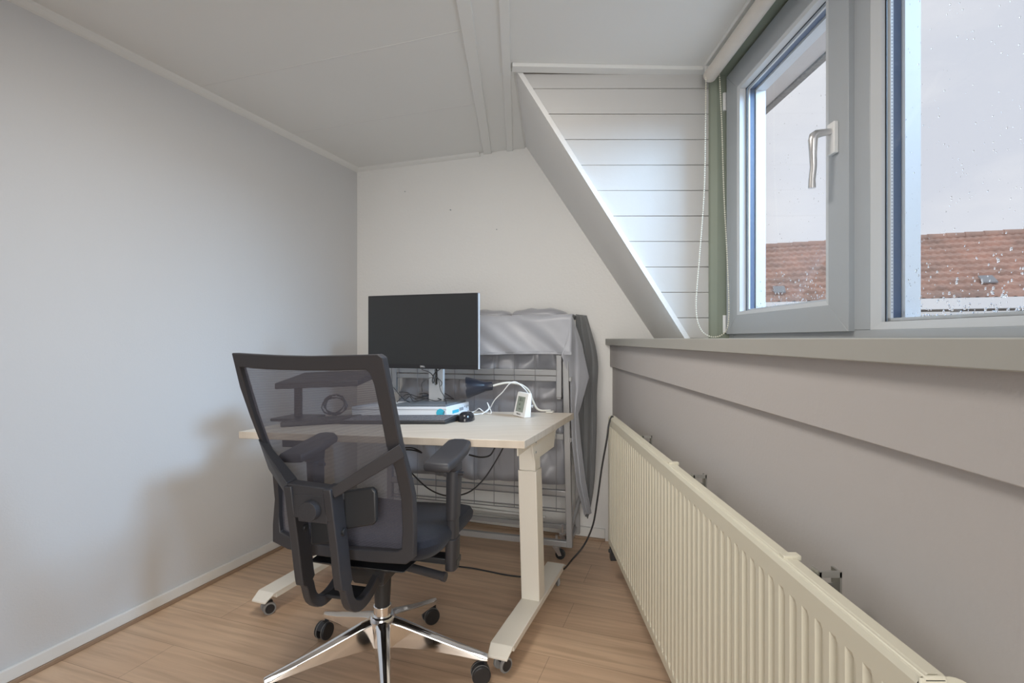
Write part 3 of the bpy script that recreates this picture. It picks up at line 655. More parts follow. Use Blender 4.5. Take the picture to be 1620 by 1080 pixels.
# stand neck with the cable hole
nk_c = st_c.copy(); nw = .036; nz0, nz1 = zb + .006, mz0 + .12
nk = MB(); hole_w, hz0, hz1 = .0085, .925 - .02, .965
def np_(u, z, d=0): return Vector((nk_c.x, nk_c.y, 0)) + mu * u - mn * d + Vector((0, 0, z))
segs = 8
hc0, hc1 = .895, .955
hole = [(hole_w * math.cos(PI + PI * k / segs), hc0 + hole_w * math.sin(PI + PI * k / segs)) for k in range(segs + 1)] + [(hole_w * math.cos(PI * k / segs), hc1 + hole_w * math.sin(PI * k / segs)) for k in range(segs + 1)]
outl = []
for (u, z) in hole:
    if z < (hc0 + hc1) / 2:
        outl.append((nw if u > hole_w * .5 else -nw if u < -hole_w * .5 else u / (hole_w * .5) * nw, nz0 if abs(u) < hole_w * .98 else (hc0)))
    else:
        outl.append((nw if u > hole_w * .5 else -nw if u < -hole_w * .5 else u / (hole_w * .5) * nw, nz1 if abs(u) < hole_w * .98 else hc1))
n_ = len(hole)
for k in range(n_):
    a, b, c_, d_ = hole[k], hole[(k + 1) % n_], outl[(k + 1) % n_], outl[k]
    nk.hexa([np_(*a), np_(*b), np_(*c_), np_(*d_)], [np_(*a, .018), np_(*b, .018), np_(*c_, .018), np_(*d_, .018)])
rel(nk, 'stand_neck', M['silver'], mon)
rel(MB().box(np_(0, (nz0 + nz1) / 2, .021), (.05, .004, nz1 - nz0), Matrix.Rotation(mang, 3, 'Z')), 'neck_back', M['bezel'], mon)
rel(MB().box(np_(0, mz0 + .11, -.012) , (.08, .03, .08), Matrix.Rotation(mang, 3, 'Z')), 'mount', M['bezel'], mon, bevel=.003)

# product box under the monitor, and a dark dock on it
b_nr = onD(706.5, 643.5, BOXT); b_fr = onD(741.8, 634.8, BOXT)
bd_ = (b_fr - b_nr); bw_ = Matrix.Rotation(math.radians(74), 3, 'Z') @ bd_.normalized()
bw_ = Vector((-.985, .17, 0)).normalized(); bw_.z = -(dn.x * bw_.x + dn.y * bw_.y) / dn.z
b_nl = b_nr + bw_ * .44; b_fl = b_fr + bw_ * .44
bx = MB().hexa([b_nr, b_fr, b_fl, b_nl], [q - dn * (BOXT - .001) for q in (b_nr, b_fr, b_fl, b_nl)]).build('product_box', M['boxw'], bevel=.0015)
tag(bx, 'shallow white product box with cyan print lying under the monitor stand', 'box')
def bchild(mb, nm, m, **k):
    o = mb.build(nm, m, None, origin=(0, 0, 0), **k); o.parent = bx; o.location = -bx.location; return o
e1 = bd_.normalized(); fo = e1.cross(dn); fo = fo if fo.x > 0 else -fo
def boxside(u0, u1, h0, h1): 
    p = lambda u, h: b_nr + e1 * u - dn * h + fo * .0004
    return MB().ext([p(u0, h0), p(u1, h0), p(u1, h1), p(u0, h1)], fo * .0003)
bchild(boxside(.05, .11, .022, .036), 'cyan_mark', M['cyan']); bchild(boxside(.115, .155, .018, .032), 'grey_mark', M['greyp'])
for i in range(3): bchild(boxside(.165 + .016 * i, .174 + .016 * i, .014, .022 + .004 * (i % 2)), 'symbol', M['greyp'])
ff = bw_.cross(dn).normalized(); ff = ff if ff.y < 0 else -ff
cm = MB(); c0 = b_nr + bw_ * .028 - dn * .027 + ff * .0006; cm.cyl(c0, c0 + ff * .0004, .019, 24); bchild(cm, 'cyan_dot', M['cyan'])
bchild(MB().ext([b_nr + bw_ * u - dn * h + ff * .0004 for u, h in ((.0, .011), (.44, .011), (.44, .013), (.0, .013))], ff * .0003), 'lid_edge', M['greyp'])
bq = bd_.normalized(); q0 = b_nr + bq * .006 + bw_ * .006
sb = [q0, q0 + bq * .19, q0 + bq * .19 + bw_ * .25, q0 + bw_ * .25]
rel(MB().hexa([q + dn * .0004 for q in sb], [q + dn * .009 for q in sb]), 'stand_base', M['steel'], mon, bevel=.003)
mon_drop = 0

# keyboard
kf = onD(704.6, 671); kb_ = onD(727, 655.5, .026) - dn * .026; ku = Vector((-.993, .11, 0)); ku.z = -(dn.x * ku.x + dn.y * ku.y) / dn.z; ku.normalize()
kv = (kb_ - kf); KL = .44
kb = MB().hexa([kf + dn * .001, kb_ + dn * .001, kb_ + ku * KL + dn * .001, kf + ku * KL + dn * .001], [kf + dn * .013, kb_ + dn * .026, kb_ + ku * KL + dn * .026, kf + ku * KL + dn * .013]).build('keyboard', M['black'], bevel=.003)
tag(kb, 'black full-size keyboard at the desk front before the product box', 'keyboard')
kt = kv.normalized(); up_k = (dn * 1.0)
for r in range(6):
    n_k = 20; mb = MB()
    for i in range(n_k):
        if r == 0 and i in (7, 8, 9, 10): continue
        u = .012 + i * (KL - .024) / n_k; v = .010 + r * (kv.length - .020) / 6
        wv = (kv.length - .020) / 6 * .82; wu = (KL - .024) / n_k * .84; hgt = .013 + .013 * (v / kv.length)
        q = kf + ku * u + kt * v + dn * hgt
        mb.hexa([q, q + ku * wu, q + ku * wu + kt * wv, q + kt * wv], [q + dn * .0045 + ku * .001 + kt * .001, q + ku * (wu - .001) + kt * .001 + dn * .004, q + ku * (wu - .001) + kt * (wv - .001) + dn * .004, q + kt * (wv - .001) + ku * .001 + dn * .004])
    if r == 0:
        q = kf + ku * (.012 + 7 * .0208) + kt * .010 + dn * .0132; mb.hexa([q, q + ku * .08, q + ku * .08 + kt * .014, q + kt * .014], [q + dn * .004, q + ku * .08 + dn * .004, q + ku * .08 + kt * .014 + dn * .004, q + kt * .014 + dn * .004])
    o = mb.build('key_row', M['keyt'], None, origin=(0, 0, 0)); o.parent = kb; o.location = -kb.location
# mouse
mp_ = onD(738, 665)
ms = tag(empty('mouse', mp_), 'small glossy black computer mouse right of the keyboard', 'mouse')
mm = MB(); n1, n2 = 14, 20; G = []
for i in range(n1 + 1):
    th_ = PI / 2 * i / n1; row = []
    for k in range(n2 + 1):
        ph = 2 * PI * k / n2; x = math.cos(ph); y = math.sin(ph)
        sq = (abs(x) ** 2.6 + abs(y) ** 2.6) ** (-1 / 2.6); rr = math.cos(th_) ** .55
        row.append(Vector((x * sq * .031 * rr, y * sq * .051 * rr, .036 * math.sin(th_) * (1 + .12 * -y * sq * rr) + .0012)))
    G.append(row)
mm.grid(G); o = mm.build('mouse_shell', mat('gloss_black', (.02, .02, .024), .15), ms, smooth=True); o.rotation_euler = (0, 0, math.radians(-12))
o = MB().cyl((-.003, .03, .031), (.003, .03, .031), .008, 16).build('scroll_wheel', M['rubber'], ms, smooth=True); o.rotation_euler = (0, 0, math.radians(-12))

# weather clock
cq = onD(811.5, 657.2); cr_ = onD(829, 661.5)
cu = (cr_ - cq); cu.z = 0; cwid = .058; cu.normalize(); cd = Vector((-cu.y, cu.x, 0)); cd = cd if cd.y > 0 else -cd
clk = tag(empty('weather_clock', (cq + cr_) / 2), 'small white digital weather clock with grey LCD on the desk corner', 'clock')
def cpt(u, d, z): return cq + cu * u + cd * d + Vector((0, 0, z))
wq = (cr_ - cq).length; tl = .024; hq = .104
rel(MB().hexa([cpt(0, 0, .002), cpt(wq, 0, .002), cpt(wq, .034, .002), cpt(0, .034, .002)], [cpt(0, tl, hq), cpt(wq, tl, hq), cpt(wq, tl + .014, hq), cpt(0, tl + .014, hq)]), 'body', M['whitep'], clk, bevel=.003)
fn = (cpt(wq, 0, 0) - cpt(0, 0, 0)).cross(cpt(0, tl, hq) - cpt(0, 0, 0)).normalized(); fn = fn if fn.y < 0 else -fn
fu = (cpt(0, tl, hq) - cpt(0, 0, .002)); fl_ = fu.length; fu.normalize(); f0 = cpt(0, 0, .002) + fn * .0006
def fq(u, v): return f0 + cu * u * wq + fu * v * fl_
lcd = rel(MB().ext([fq(.17, .20), fq(.80, .20), fq(.80, .83), fq(.17, .83)], fn * .0008), 'lcd', M['lcd'], clk)
Rc = Matrix((cu, fu, fn)).transposed()
for (s, u, v, sz) in (('20.1', .48, .70, .020), ('43', .42, .50, .014), ('12:05', .47, .32, .009)):
    t = text('digits', s, sz, M['ink'], clk, fq(u, v) + fn * .001 - clk.location, Rc)
text('maker_name', 'Balance', .0115, M['ink'], clk, fq(.47, .115) + fn * .0002 - clk.location, Rc)

# desk lamp with flexible neck lying low over the desk back
lp0 = W(738, 613, 2.36); lp1 = W(768, 611, 2.36); lp2 = W(784, 607, 2.36)
lamp = tag(empty('desk_lamp', W(868, 653, 2.36)), 'black cone-shaded lamp on a beige bendy arm clipped to the desk rear', 'lamp')
m1 = MB(); ax = (lp1 - lp0).normalized()
outer_r = [(0, .049), (.006, .0485), (.045, .036), (.080, .024), (.086, .021), (.118, .0195), (.121, .012)]
m1.tube([lp0 + ax * a for a, r in outer_r] , [r for a, r in outer_r], 28, cap=False)
m1.tube([lp0 + ax * a for a, r in outer_r[:4]], [r - .002 for a, r in outer_r[:4]], 28, cap=False)
rel(m1, 'lamp_shade', M['lamp'], lamp, smooth=True)
e_ = lp0 + ax * .118
e0 = BR.lerp(BL, .095); bk_ = MB(); ty_ = dty if dty.y > 0 else -dty
bk_.box(e0 - ty_ * .012 + dn * .0045, (.032, .036, .007), DMAT); bk_.box(e0 + ty_ * .0045 - dn * .012, (.032, .006, .040), DMAT); bk_.box(e0 - ty_ * .012 - dn * .0315, (.032, .036, .007), DMAT)
lamp_clip = rel(bk_, 'clamp', M['beige'], lamp, bevel=.002)
rel(MB().tube(spline([e_, W(800, 605.5, 2.36), W(820, 607, 2.37), W(836, 617, 2.38), W(843, 634, 2.38), W(852, 648, 2.37), e0 + ty_ * .004 + dn * .008], 8), .0052, 10), 'flexible_arm', M['beige'], lamp, smooth=True)
# cables on the desk
def cable(name, pts, r, m, label, n=8, cat='cable', group=None):
    o = MB().tube(spline(pts, n), r, 8).build(name, m, smooth=True); return tag(o, label, cat, group)
wc = [onD(742, 656, .004), onD(755, 655, .004), onD(765, 653, .004), W(774, 647, 2.38), W(783, 632, 2.35), W(795, 620, 2.33), W(806, 607, 2.31), W(816, 604, 2.31), W(828, 613, 2.31), W(836, 623, 2.32), W(838, 634, 2.34)]
cable('white_cable', wc, .0022, M['whitep'], 'thin white cable arching from beside the mouse over the clock')
cable('white_cable', [onD(742, 654, .004), onD(752, 650, .008), onD(758, 646, .022), onD(765, 651, .008), onD(775, 654, .004), onD(777, 651, .012), W(773, 641, 2.36), W(771, 637, 2.36), W(773, 646, 2.34), onD(762, 655, .004)], .0022, M['whitep'], 'white cable tied in a small knot on the desk right of the box')
cable('white_cable', [W(838, 640, 2.30), W(841, 642, 2.31), W(843, 641, 2.33), W(842, 644, 2.34)], .003, M['whitep'], 'short white plug end sticking out behind the clock')

zt_ = .010
def ob(px, py, up): return onD(px, py, BOXT + zt_ + up)
B_ = M['black']
cable('monitor_cable', [W(667, 584, 2.30), W(678, 588, 2.30), W(684, 593, 2.31), W(687, 601, 2.36), W(685, 606, 2.40)], .0022, B_, 'black cable from the screen into the stand hole, left strand', group='black cables round the monitor stand')
cable('monitor_cable', [W(697, 583, 2.30), W(688, 590, 2.30), W(685, 596, 2.33), W(684, 603, 2.39), W(686, 607, 2.42)], .0024, B_, 'black cable from the screen into the stand hole, right strand')
cable('monitor_cable', [W(690, 593, 2.32), W(694, 602, 2.32), W(697, 617, 2.30), W(703, 627, 2.28), W(706, 637, 2.24), onD(705, 646, .03), onD(701, 655, .028)], .0016, B_, 'thin black cable falling past the stand onto the keyboard')
cable('monitor_cable', [W(668, 619, 2.31), W(667, 608, 2.30), W(672, 602, 2.30), W(682, 597, 2.31), W(692, 598, 2.31), W(699, 605, 2.31), W(697, 611, 2.31)], .0016, B_, 'black cable looping round the monitor stand neck')
tang = [[(628, 636, .03), (640, 625, .03), (650, 624, .02), (665, 628, .012), (690, 625, .012), (705, 633, .006)],
        [(622, 612, .03), (630, 622, .04), (640, 632, .02), (648, 636, .006)],
        [(640, 634, .01), (648, 627, .01), (655, 635, .006), (668, 632, .012), (684, 628, .012), (700, 631, .008)],
        [(664, 623, .02), (672, 622, .03), (684, 626, .02), (698, 632, .008)],
        [(655, 630, .006), (672, 630, .008), (690, 634, .005), (706, 630, .006), (716, 631, .004)],
        [(668, 626, .006), (690, 624, .006), (703, 622, .008), (712, 627, .005), (718, 631, .003)],
        [(632, 620, .03), (645, 621, .03), (652, 628, .012), (662, 634, .004)]]
TL_ = ['thin black cable of the tangle humping from far left to the base right edge', 'thick black cable sloping down beside the chair back onto the base',
       'thin black cable zigzagging along the front of the tangle', 'short thick black cable curving right beneath the stand neck', 'thin black cable lying nearly straight along the base front',
       'thick black cable reaching furthest right over the base corner', 'thin black cable dipping left of the stand neck']
for i, t in enumerate(tang):
    cable('tangled_cable', [ob(*p) for p in t], .0023 if i % 2 else .0018, B_, TL_[i], group='cables tangled on the monitor base')
# dark flat screen on a post, seen edge on behind the chair's mesh
zt2 = lambda p: dz(p.x, p.y)
ip = Vector((-.94, 2.30, 0)); ip.z = zt2(ip)
tp = tag(empty('tilted_screen', ip), 'dark flat screen tipped level on a post, seen through the chair mesh', 'monitor')
s0 = W(434, 616, 2.16); s1 = W(566, 611, 2.20); bk1 = Vector((.06, .17, .035))
rel(MB().hexa([s0, s1, s1 + bk1, s0 + bk1], [s0 + Vector((0, 0, .026)), s1 + Vector((0, 0, .026)), s1 + bk1 + Vector((0, 0, .026)), s0 + bk1 + Vector((0, 0, .026))]), 'display', M['bezel'], tp, bevel=.004)
sp = W(472, 650, 2.27); sp.z = zt2(sp) + .012
rel(MB().bar(sp, Vector((sp.x, sp.y, s0.z + .01)), .03, .022, up=(0, 1, 0)), 'post', M['black'], tp, bevel=.003)
rel(MB().box(Vector((sp.x, sp.y - .0, zt2(sp) + .007)), (.17, .15, .012), DMAT), 'base', M['black'], tp, bevel=.003)
l0 = onD(443, 676); l1 = onD(541, 670); lb = sd * .24
lb = Vector((lb.x, lb.y, -(dn.x * lb.x + dn.y * lb.y) / dn.z)) 
l0 = l0 + dn * .001; l1 = l1 + dn * .001
# keep in front of the stand base
lbk = lb * .55
o = MB().hexa([l0, l1, l1 + lbk, l0 + lbk], [q + dn * .02 for q in (l0, l1, l1 + lbk, l0 + lbk)]).build('closed_laptop', M['black'], bevel=.003)
tag(o, 'black closed laptop on the desk left of the keyboard', 'laptop')
cp = Vector((-.80, 2.335, 0)); cp.z = dz(cp.x, cp.y)
cl = []
for k in range(92):
    a = k * 2 * PI / 13; rr = .046 + .009 * math.sin(k * .71); cl.append(cp + Vector((rr * math.cos(a), .018 * math.sin(k * .5), .052 + rr * .85 * math.sin(a))) + Vector((0, .0, 0)))
tag(MB().tube(cl, .0022, 6).build('coiled_cable', B_, smooth=True), 'black cable wound in a coil leaning behind the closed black laptop', 'cable')

# cables under the desk and on the floor
def rope(name, pts, r, lab): return cable(name, pts, r, B_, lab)
rope('power_cable', [W(640, 735, 2.05), W(655, 752, 2.08), W(680, 774, 2.1), W(708, 784, 2.12), W(740, 779, 2.14), W(765, 758, 2.15), W(785, 728, 2.16), W(797, 706, 2.16)], .003, 'black cable hanging in a long loop under the desk')
rope('power_cable', [W(742, 719, 2.1), W(760, 723, 2.12), W(775, 720, 2.14), W(783, 708, 2.15)], .0035, 'short thick black cable loop right under the desk edge')
rope('power_cable', [W(640, 711, 2.0), W(655, 712, 2.0), W(667, 716, 2.0), W(655, 709, 2.02), W(640, 708, 2.04)], .003, 'flattened black cable loop under the desk beside the chair back')
fz = .004
def ofl(px, py, up=.004):
    D = F * (EYE - up) / (py - 536); return Vector(((px - 810) / F * D, D, up))
rope('floor_cable', [ofl(715, 893), ofl(727, 896), ofl(750, 899), ofl(775, 904), ofl(800, 909), ofl(828, 912), ofl(845, 908)], .0035, 'black double cable lying on the floor from chair to desk leg')
rope('radiator_cable', [W(971, 664, 2.30), W(968, 658.5, 2.31), W(963, 672, 2.29), W(960, 695, 2.29), W(952, 740, 2.31), W(945, 790, 2.33), W(938, 830, 2.36), W(924, 862, 2.38), W(905, 885, 2.40), ofl(893, 899, .006), ofl(880, 905, .006)], .0042, 'thick black cable draped over the radiator end down to the floor')

# ---------------------------------------------------------------- folded guest bed
BO = Vector((.292, 2.55, 0)); bu = Vector((-.9613, .2756, 0)); bv = Vector((.2756, .9613, 0)); BWD = 1.02
def bp(u, v, z): return BO + bu * u + bv * v + Vector((0, 0, z))
bed = tag(empty('folding_bed', bp(BWD / 2, .12, 0)), 'upright folded guest bed, grey tube frame on castors against the far wall', 'bed')
S = .030
def post(u0, v, z0, u1, z1, w=S, dp=.028): rel(MB().bar(bp(u0, v, z0), bp(u1, v, z1), w, dp, up=bv), 'post', M['bedm'], bed, bevel=.003)
post(.010, .014, .070, .030, .99); post(BWD - .02, .014, .07, BWD - .02, .99)
post(.0, .20, .07, .0, .93, .024, .024); post(BWD - .01, .20, .07, BWD - .01, .93, .024, .024)
for z, v, h, u0 in ((.932, .014, .030, .05), (.902, .020, .028, .05), (.615, .014, .028, .04), (.335, .014, .028, .02), (.085, .014, .030, .02)):
    rel(MB().bar(bp(u0, v, z), bp(BWD - .03, v, z), h, .026, up=bv), 'cross_rail', M['bedm'], bed, bevel=.003)
m1 = MB(); m1.bar(bp(.062, .008, .81), bp(.062, .008, 1.02), .026, .02, up=bv)
for z in (.81, .995): m1.bar(bp(.062, .2, z), bp(.062, .0, z), .02, .02)
rel(m1, 'hinged_frame', M['bedm'], bed, bevel=.002)
rel(MB().bar(bp(BWD - .05, .008, .81), bp(BWD - .05, .008, 1.02), .026, .02, up=bv), 'hinged_frame', M['bedm'], bed, bevel=.002)
for z in (.10, .60, .90):
    for u in (.012, BWD - .012): rel(MB().bar(bp(u, .01, z), bp(u, .22, z), .022, .022), 'side_rail', M['bedm'], bed, bevel=.002)
rel(MB().bar(bp(.0, .20, .10), bp(BWD, .20, .10), .022, .022, up=bv), 'cross_rail', M['bedm'], bed, bevel=.002)
rel(MB().bar(bp(.01, .035, .14), bp(-.03, .20, .32), .014, .02), 'strut', M['bedm'], bed, bevel=.002)
m1 = MB()
for i in range(9):
    u = .075 + i * .108
    m1.tube([bp(u, -.002, .245), bp(u, -.002, .615)], .0016, 6); m1.tube([bp(u, -.002, .615), bp(u, -.002, 1.06)], .0016, 6)
for z in (.245, .26, .32): m1.tube([bp(.03, 0, z), bp(BWD - .03, 0, z)], .003, 6)
rel(m1, 'wire_mesh', M['wire'], bed, smooth=True)
for u in (.08, BWD - .08):
    for v in (.03, .19):
        c0 = bp(u, v, 0); ax = Vector((.35, .94, 0)).normalized(); ay = Vector((ax.y, -ax.x, 0))
        k_ = MB(); k_.cyl(c0 + Vector((0, 0, .062)), c0 + Vector((0, 0, .115)), .0065, 10); k_.cyl(c0 + Vector((0, 0, .060)), c0 + Vector((0, 0, .068)), .017, 14)
        for sg in (-1, 1):
            k_.ext([c0 + ax * .013 * sg + ay * a + Vector((0, 0, z)) for a, z in ((-.018, .062), (.014, .062), (.030, .022), (.014, .018))], ax * .002 * sg)
        k = tag(rel(k_, 'castor', M['alu'], bed), 'bright metal castor fork')
        rel(MB().cyl(c0 + ay * .020 - ax * .010 + Vector((0, 0, .0245)), c0 + ay * .020 + ax * .010 + Vector((0, 0, .0245)), .0245, 20), 'wheel', M['black'], k, bevel=.002)
# mattress folded double, wrinkled grey satin
def wrink(u, z):
    w = .016 * math.sin(9 * u + 14 * z + 2.2 * math.sin(7 * z)) + .012 * math.sin(23 * u - 17 * z + 1.5 * math.sin(9 * u)) + .005 * math.sin(38 * (u + z * 1.2) + 2 * math.sin(8 * z))
    g_ = abs(((u - .075) / .108) % 1 - .5) * 2       # pulled in where the wires hold it
    return w * (.3 + .7 * (1 - g_ ** 4)) - .012 * (1 - g_ ** 6) + .006
mm = MB(); nu, nz_ = 90, 90; G = []
for i in range(nz_ + 1):
    z = .352 + (1.205 - .352) * i / nz_; row = []
    e = min(1, min(i, nz_ - i) / 5); tuck = .03 * (1 - e) ** 2
    pin = .018 * math.exp(-((z - .775) / .02) ** 2)
    for k in range(nu + 1):
        u = .045 + (BWD - .09) * k / nu; e2 = min(1, min(k, nu - k) / 5)
        row.append(bp(u, .056 + wrink(u, z) + tuck + .03 * (1 - e2) ** 2 + pin, z))
    G.append(row)
mm.grid(G)
bot = [bp(.045, .09, .352), bp(BWD - .045, .09, .352)]
mt = rel(mm, 'mattress_front', M['matt'], bed, smooth=True)
mm = MB()
mm.hexa([bp(.05, .10, .355), bp(BWD - .05, .10, .355), bp(BWD - .05, .245, .355), bp(.05, .245, .355)], [bp(.05, .10, 1.19), bp(BWD - .05, .10, 1.19), bp(BWD - .05, .245, 1.19), bp(.05, .245, 1.19)])
rel(mm, 'mattress', M['matt'], bed, bevel=.02, seg=4)
# pillows / bedding bulging on top
for (u, wd, hh_) in ((.190, .300, .036), (.515, .350, .034)):
    p_ = MB(); G = []
    for i in range(13):
        th_ = PI * i / 12; row = []
        for k in range(25):
            ph = 2 * PI * k / 24; x = math.copysign(abs(math.cos(ph)) ** .6, math.cos(ph)) * math.sin(th_) ** .5; y = math.copysign(abs(math.sin(ph)) ** .6, math.sin(ph)) * math.sin(th_) ** .5
            row.append(bp(u + x * wd / 2 * .98, .145 + y * .095, 1.223 + hh_ * math.cos(th_) * (1 + .1 * math.sin(9 * x + u * 30))))
        G.append(row)
    p_.grid(G); o = p_.build('cushion', M['matt'], smooth=True)
    tag(o, 'grey cushion on top of the folded bed, ' + ('right one beside the hanging cloth' if u < .4 else 'left one partly behind the monitor'), 'cushion', 'cushions on the folded bed')
# grey satin cover over the top, with side flap
cvr = MB(); G = []; nu = 80
top = [(.235, 1.205), (.18, 1.219), (.10, 1.222), (.03, 1.221), (.006, 1.217), (-.004, 1.205)]
flapz = [1.205 - (1.205 - 1.022) * i / 14 for i in range(1, 15)]
for v, z in top: G.append([bp(-.004 + (BWD + .01) * k / nu, v, z + .002 * math.sin(k * .35 + v * 40)) for k in range(nu + 1)])
for i, z in enumerate(flapz):
    a = (i + 1) / 14; row = []
    for k in range(nu + 1):
        u = -.004 + (BWD + .01) * k / nu; fold = (.012 * math.sin(u * 21 + 5.5 * a + 1.2 * math.sin(u * 5)) + .006 * math.sin(u * 47 + 11 * a)) * (.25 + .75 * a) * min(1, k / 6)
        row.append(bp(u, -.006 - .012 * a + fold, z + .004 * math.sin(u * 9) * a))
    G.append(row)
cvr.grid(G)
cov = cvr.build('bed_cover', M['cover'], smooth=True, solid=.003); tag(cov, 'silvery grey satin cover draped over the top of the folded bed', 'cover')
hm = MB(); last = G[-1]
hm.grid([[p + Vector((0, 0, 0)) - bv * .0032 for p in last], [p + Vector((0, 0, .012)) - bv * .0045 for p in last], [p + Vector((0, 0, .014)) - bv * .002 for p in last]])
o = hm.build('hem', M['cover'], None, origin=(0, 0, 0), smooth=True); o.parent = cov; o.location = -cov.location
def lin(pts, n):
    return [Vector(a).lerp(Vector(b), k / n) for a, b in zip(pts[:-1], pts[1:]) for k in range(n)] + [Vector(pts[-1])]
def patch(Ls, Rs, DL, DR, nfold, amp, par=None, name='', m=None, ph=0, amp2=None):
    fn_ = lin if amp < .012 else spline; L = fn_([W(x, y, d) for (x, y), d in zip(Ls, DL)], 8); Rr = fn_([W(x, y, d) for (x, y), d in zip(Rs, DR)], 8); n_ = 26; G = []
    for i, (p, q) in enumerate(zip(L, Rr)):
        a = i / (len(L) - 1); row = []
        for k in range(n_ + 1):
            t = k / n_; s = math.sin(2 * PI * nfold * t + ph + 1.3 * a); e = math.sin(PI * min(1, t * 1.0)) ** .5 if 0 < t < 1 else 0
            row.append(p.lerp(q, t) - Vector((.25, 1, 0)) * (amp * (s * .7 + .3 * math.sin(4.1 * PI * nfold * t + 5 * a)) * min(1, .25 + a * 1.6) * e))
        G.append(row)
    return MB().grid(G)
Ls = [(903.5, 498), (899, 530), (888, 562), (902, 600), (903, 650), (905, 700), (912, 765), (924, 814)]
Rs = [(905, 498), (921, 545), (932, 597), (922, 632), (915, 655), (919, 700), (926, 758), (936, 812)]
pm = patch(Ls, Rs, [2.545, 2.54, 2.535, 2.57, 2.57, 2.57, 2.575, 2.60], [2.60, 2.63, 2.64, 2.64, 2.63, 2.64, 2.65, 2.66], 1.6, .010)
o = pm.build('side_flap', M['cover'], None, origin=(0, 0, 0), smooth=True, solid=.002); o.parent = cov; o.location = -cov.location
pm = patch([(911, 497), (912, 560), (912, 620), (913, 700), (917, 770), (924, 812)], [(928, 499), (945, 565), (944, 625), (943, 700), (939, 772), (930, 820)], [2.69] * 6, [2.74, 2.755, 2.755, 2.75, 2.745, 2.73], 2.4, .014)
tag(pm.build('hanging_cloth', M['dcurt'], smooth=True, solid=.003), 'dark grey cloth hanging in folds between the folded bed and the far wall', 'cloth')

# ---------------------------------------------------------------- office chair
CX, CY, CA = -.425, 1.70, math.radians(14)
chair = tag(empty('office_chair', (CX, CY, 0), -CA), 'black mesh-back office chair on a polished five-star base, facing the desk', 'chair')
def loc(px, py, yl):
    k = (px - 810) / F; fx, fy = math.sin(CA), math.cos(CA)
    D = (yl + CX * fx + CY * fy) / (k * fx + fy); X = k * D
    return Vector(((X - CX) * fy - (D - CY) * fx, yl, EYE - (py - 536) / F * D))
def ycurve(z):
    pts = [(.45, -.215), (.55, -.212), (.66, -.220), (.76, -.262), (.90, -.335), (1.07, -.405)]
    if z <= pts[0][0]: return pts[0][1]
    for (a, b), (c, d) in zip(pts[:-1], pts[1:]):
        if z <= c: return b + (d - b) * (z - a) / (c - a)
    return pts[-1][1]
def onback(px, py, dy=0):
    y = -.3
    for _ in range(12): p = loc(px, py, y + dy); y = ycurve(p.z)
    return loc(px, py, y + dy)
def B(*a): return lambda: None
OUT = [(366, 558), (400, 560), (440, 562), (485, 563), (530, 562), (570, 561), (598, 560), (605, 565), (612, 600), (622, 650), (632, 700), (644, 745), (653, 785), (655, 840), (654, 884), (642, 893), (590, 890), (540, 884), (495, 878), (455, 869), (431, 857), (431, 830), (434, 790), (430, 745), (412, 702), (395, 658), (379, 612)]
INN = [(378, 580), (403, 583), (440, 585), (482, 586), (525, 586), (560, 585), (578, 585), (584, 590), (591, 608), (601, 655), (611, 706), (625, 745), (634, 788), (636, 835), (635, 868), (628, 872), (585, 870), (540, 868), (495, 860), (458, 850), (443, 841), (441, 815), (441, 785), (438, 747), (419, 706), (404, 665), (390, 620)]
O1 = [onback(*p) for p in OUT]; I1 = [onback(*p) for p in INN]; n_ = len(O1)
dpt = Vector((0, .026, 0)); fm = MB()
for k in range(n_):
    a, b, c_, d_ = O1[k], O1[(k + 1) % n_], I1[(k + 1) % n_], I1[k]
    fm.add([a, b, c_, d_, a + dpt, b + dpt, c_ + dpt, d_ + dpt], [(0, 1, 2, 3), (7, 6, 5, 4), (0, 4, 5, 1), (3, 2, 6, 7)])
def weld(mb):
    me = bpy.data.meshes.new('t'); me.from_pydata([tuple(v) for v in mb.v], [], mb.f); bm = bmesh.new(); bm.from_mesh(me)
    bmesh.ops.remove_doubles(bm, verts=bm.verts, dist=1e-5); bm.verts.index_update()
    r = MB(); r.v = [v.co.copy() for v in bm.verts]; r.f = [tuple(v.index for v in f_.verts) for f_ in bm.faces]; bm.free(); bpy.data.meshes.remove(me); return r
back_frame = weld(fm).build('back_frame', M['chairp'], chair, bevel=.003)
# stretched mesh, filling the frame
zsL = sorted([(p.z, p.x) for p in I1[20:27]] + [(I1[0].z, I1[0].x)]); zsR = sorted([(p.z, p.x) for p in I1[7:15]])
def ip_(T, z):
    if z <= T[0][0]: return T[0][1]
    for (a, b), (c, d) in zip(T[:-1], T[1:]):
        if z <= c: return b + (d - b) * (z - a) / (c - a + 1e-9)
    return T[-1][1]
G = []; zlo = min(p.z for p in I1) - .004; zhi = max(p.z for p in I1) + .006
for i in range(41):
    z = zlo + (zhi - zlo) * i / 40; xl = ip_(zsL, z) - .006; xr = ip_(zsR, z) + .006
    G.append([Vector((xl + (xr - xl) * k / 24, ycurve(z) + .016 + .012 * math.sin(PI * k / 24), z)) for k in range(25)])
MB().grid(G).build('mesh_back', M['mesh'], chair, smooth=True)
# rear support: box, two legs hooking under the seat, two arms out to the frame
sup = MB(); yb_ = -.325
def hx(P, y0, y1):
    q = [loc(px, py, y0) for px, py in P]; sup.hexa(q, [v + Vector((0, y1 - y0, 0)) for v in q])
boxp = [loc(453.5, 764.5, yb_), loc(522, 773.5, yb_), loc(526, 826, yb_), loc(462, 818, yb_)]
